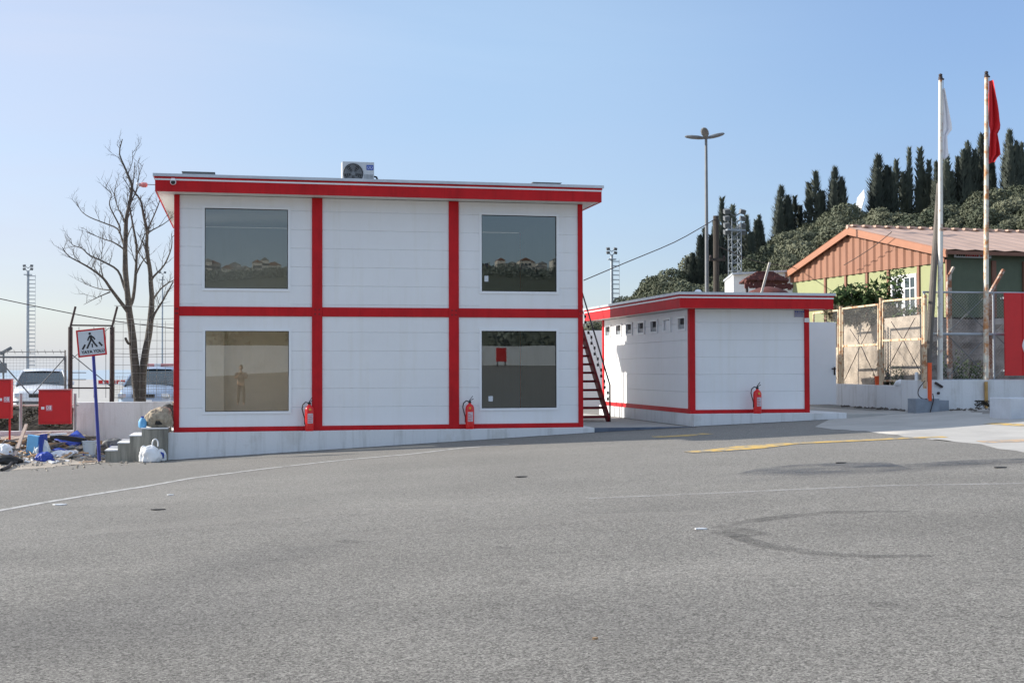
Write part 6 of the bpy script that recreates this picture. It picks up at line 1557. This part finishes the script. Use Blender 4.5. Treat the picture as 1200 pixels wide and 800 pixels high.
for (px, yt, yb, wp, pr, d, lab) in CY:
    b0 = onD(px, yb, d); tp_ = onD(px, yt, d); src = cyp[pr]
    if pr in first: o = copy_tree(src, childmap=cmap)
    else: o = src; first.add(pr)
    gzv = min(b0.z, hillz(b0.x, b0.y)); h = tp_.z - gzv
    o.location = (b0.x, b0.y, gzv); o.scale = (wp / 1500 * d / W0[pr] * 1.32,) * 2 + (h / 9.0,); o.rotation_euler = (0, 0, 0 if pr == 3 else random.uniform(0, 6.28))
    o['label'] = lab; o['category'] = 'cypress'; o['group'] = 'cypresses on the hill'
pts = []; tries = 0; used = set()
def place(px, d, s):
    l = (px - 600) / 1500 * d; x = d * math.sin(YAW) + l * math.cos(YAW); y = d * math.cos(YAW) - l * math.sin(YAW)
    for (a, c) in pts:
        if (a - x) ** 2 + (c - y) ** 2 < (2.9 * s) ** 2: return False
    pts.append((x, y)); k = random.randrange(4)
    if k in used: o = copy_tree(mq[k], childmap=cmap)
    else: o = mq[k]; used.add(k)
    o.location = (x, y, hillz(x, y) - .2); o.rotation_euler = (0, 0, random.uniform(0, 6.28)); o.scale = (s * random.uniform(.9, 1.15), s * random.uniform(.9, 1.15), s * random.uniform(.8, 1.1))
    front = d < 118
    o['label'] = 'rounded grey-green scrub tree low on the slope behind the hall' if front else 'rounded grey-green scrub tree on the upper slope below the cypresses'
    o['category'] = 'tree'; o['group'] = 'scrub trees on the lower slope' if front else 'scrub trees on the upper slope'; return True
random.seed(123)
while len(pts) < 262 and tries < 9000:
    tries += 1; d = random.uniform(95, 152); px = random.uniform(735, 1235)
    if px < 790 and d < 118: continue
    if px > 900 and d < 112: continue
    place(px, d, random.uniform(.8, 1.5))
for px in (684, 694, 704, 716, 741, 755, 768): place(px, random.uniform(120, 135), random.uniform(.55, .75) if px < 720 else random.uniform(.6, .8))
print('maquis', len(pts))

# ================================================================== BEHIND THE CAMERA (mirrored in the panes)
random.seed(99)
b = MB(); nx = 60
def farz(x, y): 
    k = min(1, max(0, (-y - 70) / 800)); return 1 + 62 * k ** .8 + 12 * noise.noise(Vector((x * .006 + 3, y * .006, 5))) * k + 5 * noise.noise(Vector((x * .03, y * .03, 1))) * k
for j in range(24):
    for i in range(nx + 1):
        x = -500 + 1100 * i / nx; y = -62 - 40 * j; b.v.append((x, y, farz(x, y)))
for j in range(23):
    for i in range(nx): k = j * (nx + 1) + i; b.f.append((k, k + nx + 1, k + nx + 2, k + 1))
structure('far_hillside', b, hm)
m = MB(); m.box(-60, 60, -41.4, -41.1, -1, 3.1); tag(m.build('yard_wall', M['plinth'], origin=(0, -41.2, 1.2)), 'long white yard wall mirrored in the lower right pane', 'wall')
m = MB(); bl = []
for i in range(150): x = random.uniform(-70, 70); bl.append(((x, random.uniform(-46, -43), 2.5 + random.uniform(0, 2.6)), (random.uniform(1, 2), 1, random.uniform(.8, 1.5))))
leaf_cloud(m, bl, 14000, .45); tag(m.build('dark_hedge', M['cypress']), 'dark hedge behind the yard wall mirrored in the panes', 'hedge', kind='stuff')
m = MB(); bl = []
for i in range(900):
    x = random.uniform(-60, 60) if random.random() < .4 else random.uniform(80, 260); y = random.uniform(-920, -520); bl.append(((x, y, farz(x, y) + 1), (7, 7, 3.5)))
leaf_cloud(m, bl, 100000, 1.3); tag(m.build('far_scrub', leaf_mat('hazed_scrub_foliage', (.13,.15,.13), (.26,.27,.22))), 'scrub covering the hillside mirrored in the upper panes', 'scrub', kind='stuff')  # foliage colour paled, distance haze put into the material
hp = material('cream_house_render', (.66,.60,.52), .8, var=.1)
WHERE = ['in the left upper pane', 'in the right upper pane']
for k in range(60):
    sd_ = k % 2; x = random.uniform(-26, 34) if sd_ == 0 else random.uniform(152, 222); y = random.uniform(-930, -740); z = farz(x, y) + 2; h = random.uniform(5, 11); w_ = random.uniform(5, 10)
    t = thing('hill_house', 'pale house on the far hillside mirrored ' + WHERE[sd_], 'house', (x, y, z), 0, 'far houses mirrored ' + WHERE[sd_])
    MB().box(x - w_/2, x + w_/2, y - 5, y + 5, z - 6, z + h).build('wall', hp, t)
    m = MB(); m.prism([(x - w_/2 - .3, y - 5.3, z + h), (x + w_/2 + .3, y - 5.3, z + h), (x, y - 5.3, z + h + 2)], (0, 10.6, 0)); m.build('roof', M['concrete'] if k % 3 else M['terracotta'], t)
    for fl in range(int(h // 3)):
        for wx in (-.28, .05, .34): MB().box(x + wx * w_ - .8, x + wx * w_ + .8, y + 5.0, y + 5.1, z + .9 + fl * 3, z + 2.4 + fl * 3).build('window', M['carglass'], t)
# red kiosk by the wall, mirrored too
q = (19.3, -38.5); z = gz(*q); t = thing('red_board', 'red notice board on two legs mirrored in the lower right pane', 'notice board', (q[0], q[1], z))
MB().box(q[0] - .4, q[0] + .4, q[1], q[1] + .15, z + .4, z + 1.5).build('board', M['redb'], t)
for s in (-.3, .3): MB().box(q[0] + s - .04, q[0] + s + .04, q[1] + .02, q[1] + .10, z, z + .4).build('leg', M['dark'], t)

# photographer, standing behind the lens and mirrored in the lower left pane
def skin(name, pts, edges, root, mat_, parent, sub=2):
    me = bpy.data.meshes.new(name); me.from_pydata([p[:3] for p in pts], edges, []); o = bpy.data.objects.new(name, me); col.objects.link(o)
    sk_ = o.modifiers.new('skin', 'SKIN'); sk_.use_smooth_shade = True
    for i, p in enumerate(pts): v = me.skin_vertices[0].data[i]; v.radius = (p[3], p[4] if len(p) > 4 else p[3]); v.use_root = (i == root)
    sb = o.modifiers.new('sub', 'SUBSURF'); sb.levels = sub; sb.render_levels = sub
    me.materials.append(mat_); o.parent = parent; ORG[o] = Vector((0, 0, 0)); return o
px_, py_ = 0.0, -.42; pz = gz(0, -.4)
ph = thing('person', 'photographer in pale shirt and khaki trousers holding a camera up, mirrored in a pane', 'person', (px_, py_, pz))
B = [(0,0,.95,.15,.11),(0,0,1.15,.14,.10),(0,0,1.36,.17,.11),(0,0,1.47,.06,.06),(0,.01,1.56,.055,.055),
     (-.18,0,1.42,.058),(-.25,.10,1.20,.045),(-.10,.30,1.36,.034),(.18,0,1.42,.058),(.25,.10,1.20,.045),(.10,.30,1.36,.034),
     (-.095,0,.86,.095),(-.11,.02,.50,.065),(-.12,-.01,.10,.045),(.095,0,.86,.095),(.11,.03,.50,.065),(.13,.0,.10,.045),(-.13,.16,.05,.04),(.15,.17,.05,.04)]
E = [(0,1),(1,2),(2,3),(3,4),(2,5),(5,6),(6,7),(2,8),(8,9),(9,10),(0,11),(11,12),(12,13),(0,14),(14,15),(15,16),(13,17),(16,18)]
skin('body', B, E, 0, M['skin'], ph)
skin('shirt', [(0,0,.93,.175,.13),(0,0,1.15,.165,.12),(0,0,1.38,.185,.12),(-.20,0,1.42,.075),(-.255,.08,1.22,.062),(.20,0,1.42,.075),(.255,.08,1.22,.062)], [(0,1),(1,2),(2,3),(3,4),(2,5),(5,6)], 0, M['shirt'], ph)
skin('trousers', [(0,0,.97,.165,.125),(-.10,0,.85,.11),(-.115,.02,.50,.085),(-.12,-.01,.12,.07),(.10,0,.85,.11),(.115,.03,.50,.085),(.13,0,.12,.07)], [(0,1),(1,2),(2,3),(0,4),(4,5),(5,6)], 0, M['jeans'], ph)
bm = bmesh.new(); bmesh.ops.create_icosphere(bm, subdivisions=4, radius=1)
for v in bm.verts:
    x, y, z = v.co; s = 1 - .22 * max(0, -z); y2 = y * .098 * s
    if y > .6 and abs(x) < .22 and -.25 < z < .12: y2 += .022 * (1 - abs(x) / .22)
    if y > .4 and abs(abs(x) - .38) < .2 and .0 < z < .28: y2 -= .008
    if y > .5 and abs(x) < .35 and -.52 < z < -.42: y2 -= .006
    if abs(x) > .9 and abs(z) < .25 and abs(y) < .3: x *= 1.15
    v.co = Vector((x * .077 * s, y2 + .02, z * .118 + 1.665))
me = bpy.data.meshes.new('head'); bm.to_mesh(me); bm.free(); [setattr(p, 'use_smooth', True) for p in me.polygons]; me.materials.append(M['skin'])
hd_ = bpy.data.objects.new('head', me); col.objects.link(hd_); hd_.parent = ph; ORG[hd_] = Vector((0, 0, 0))
bm = bmesh.new(); bmesh.ops.create_icosphere(bm, subdivisions=4, radius=1)
bmesh.ops.delete(bm, geom=[v for v in bm.verts if v.co.z < .15 and v.co.y > -.35 or v.co.z < -.35 or (v.co.y > .55 and v.co.z < .5)], context='VERTS')
for v in bm.verts: v.co = Vector((v.co.x * .084, v.co.y * .104 + .015, v.co.z * .126 + 1.668)) + Vector(noise.noise_vector(v.co * 4)) * .004
me = bpy.data.meshes.new('hair'); bm.to_mesh(me); bm.free(); [setattr(p, 'use_smooth', True) for p in me.polygons]; me.materials.append(M['hair'])
hr_ = bpy.data.objects.new('hair', me); col.objects.link(hr_); hr_.parent = ph
for s in (-1, 1):
    for k in range(4):
        skin('finger', [(s*.10,.30,1.36,.014), (s*.085,.345,1.385+.018*k,.010), (s*.05,.355,1.39+.018*k,.009), (s*.025,.345,1.392+.018*k,.008)], [(0,1),(1,2),(2,3)], 0, M['skin'], ph, 1)
    skin('thumb', [(s*.10,.30,1.36,.014), (s*.085,.30,1.39,.011), (s*.06,.29,1.41,.010)], [(0,1),(1,2)], 0, M['skin'], ph, 1)
t = thing('hand_camera', 'black camera held up by the photographer, mirrored in a pane', 'camera', (0, -.09, pz + 1.41))
MB().box(-.07, .07, -.13, -.07, pz + 1.37, pz + 1.47).build('camera_body', M['black'], t, bevel=.01)
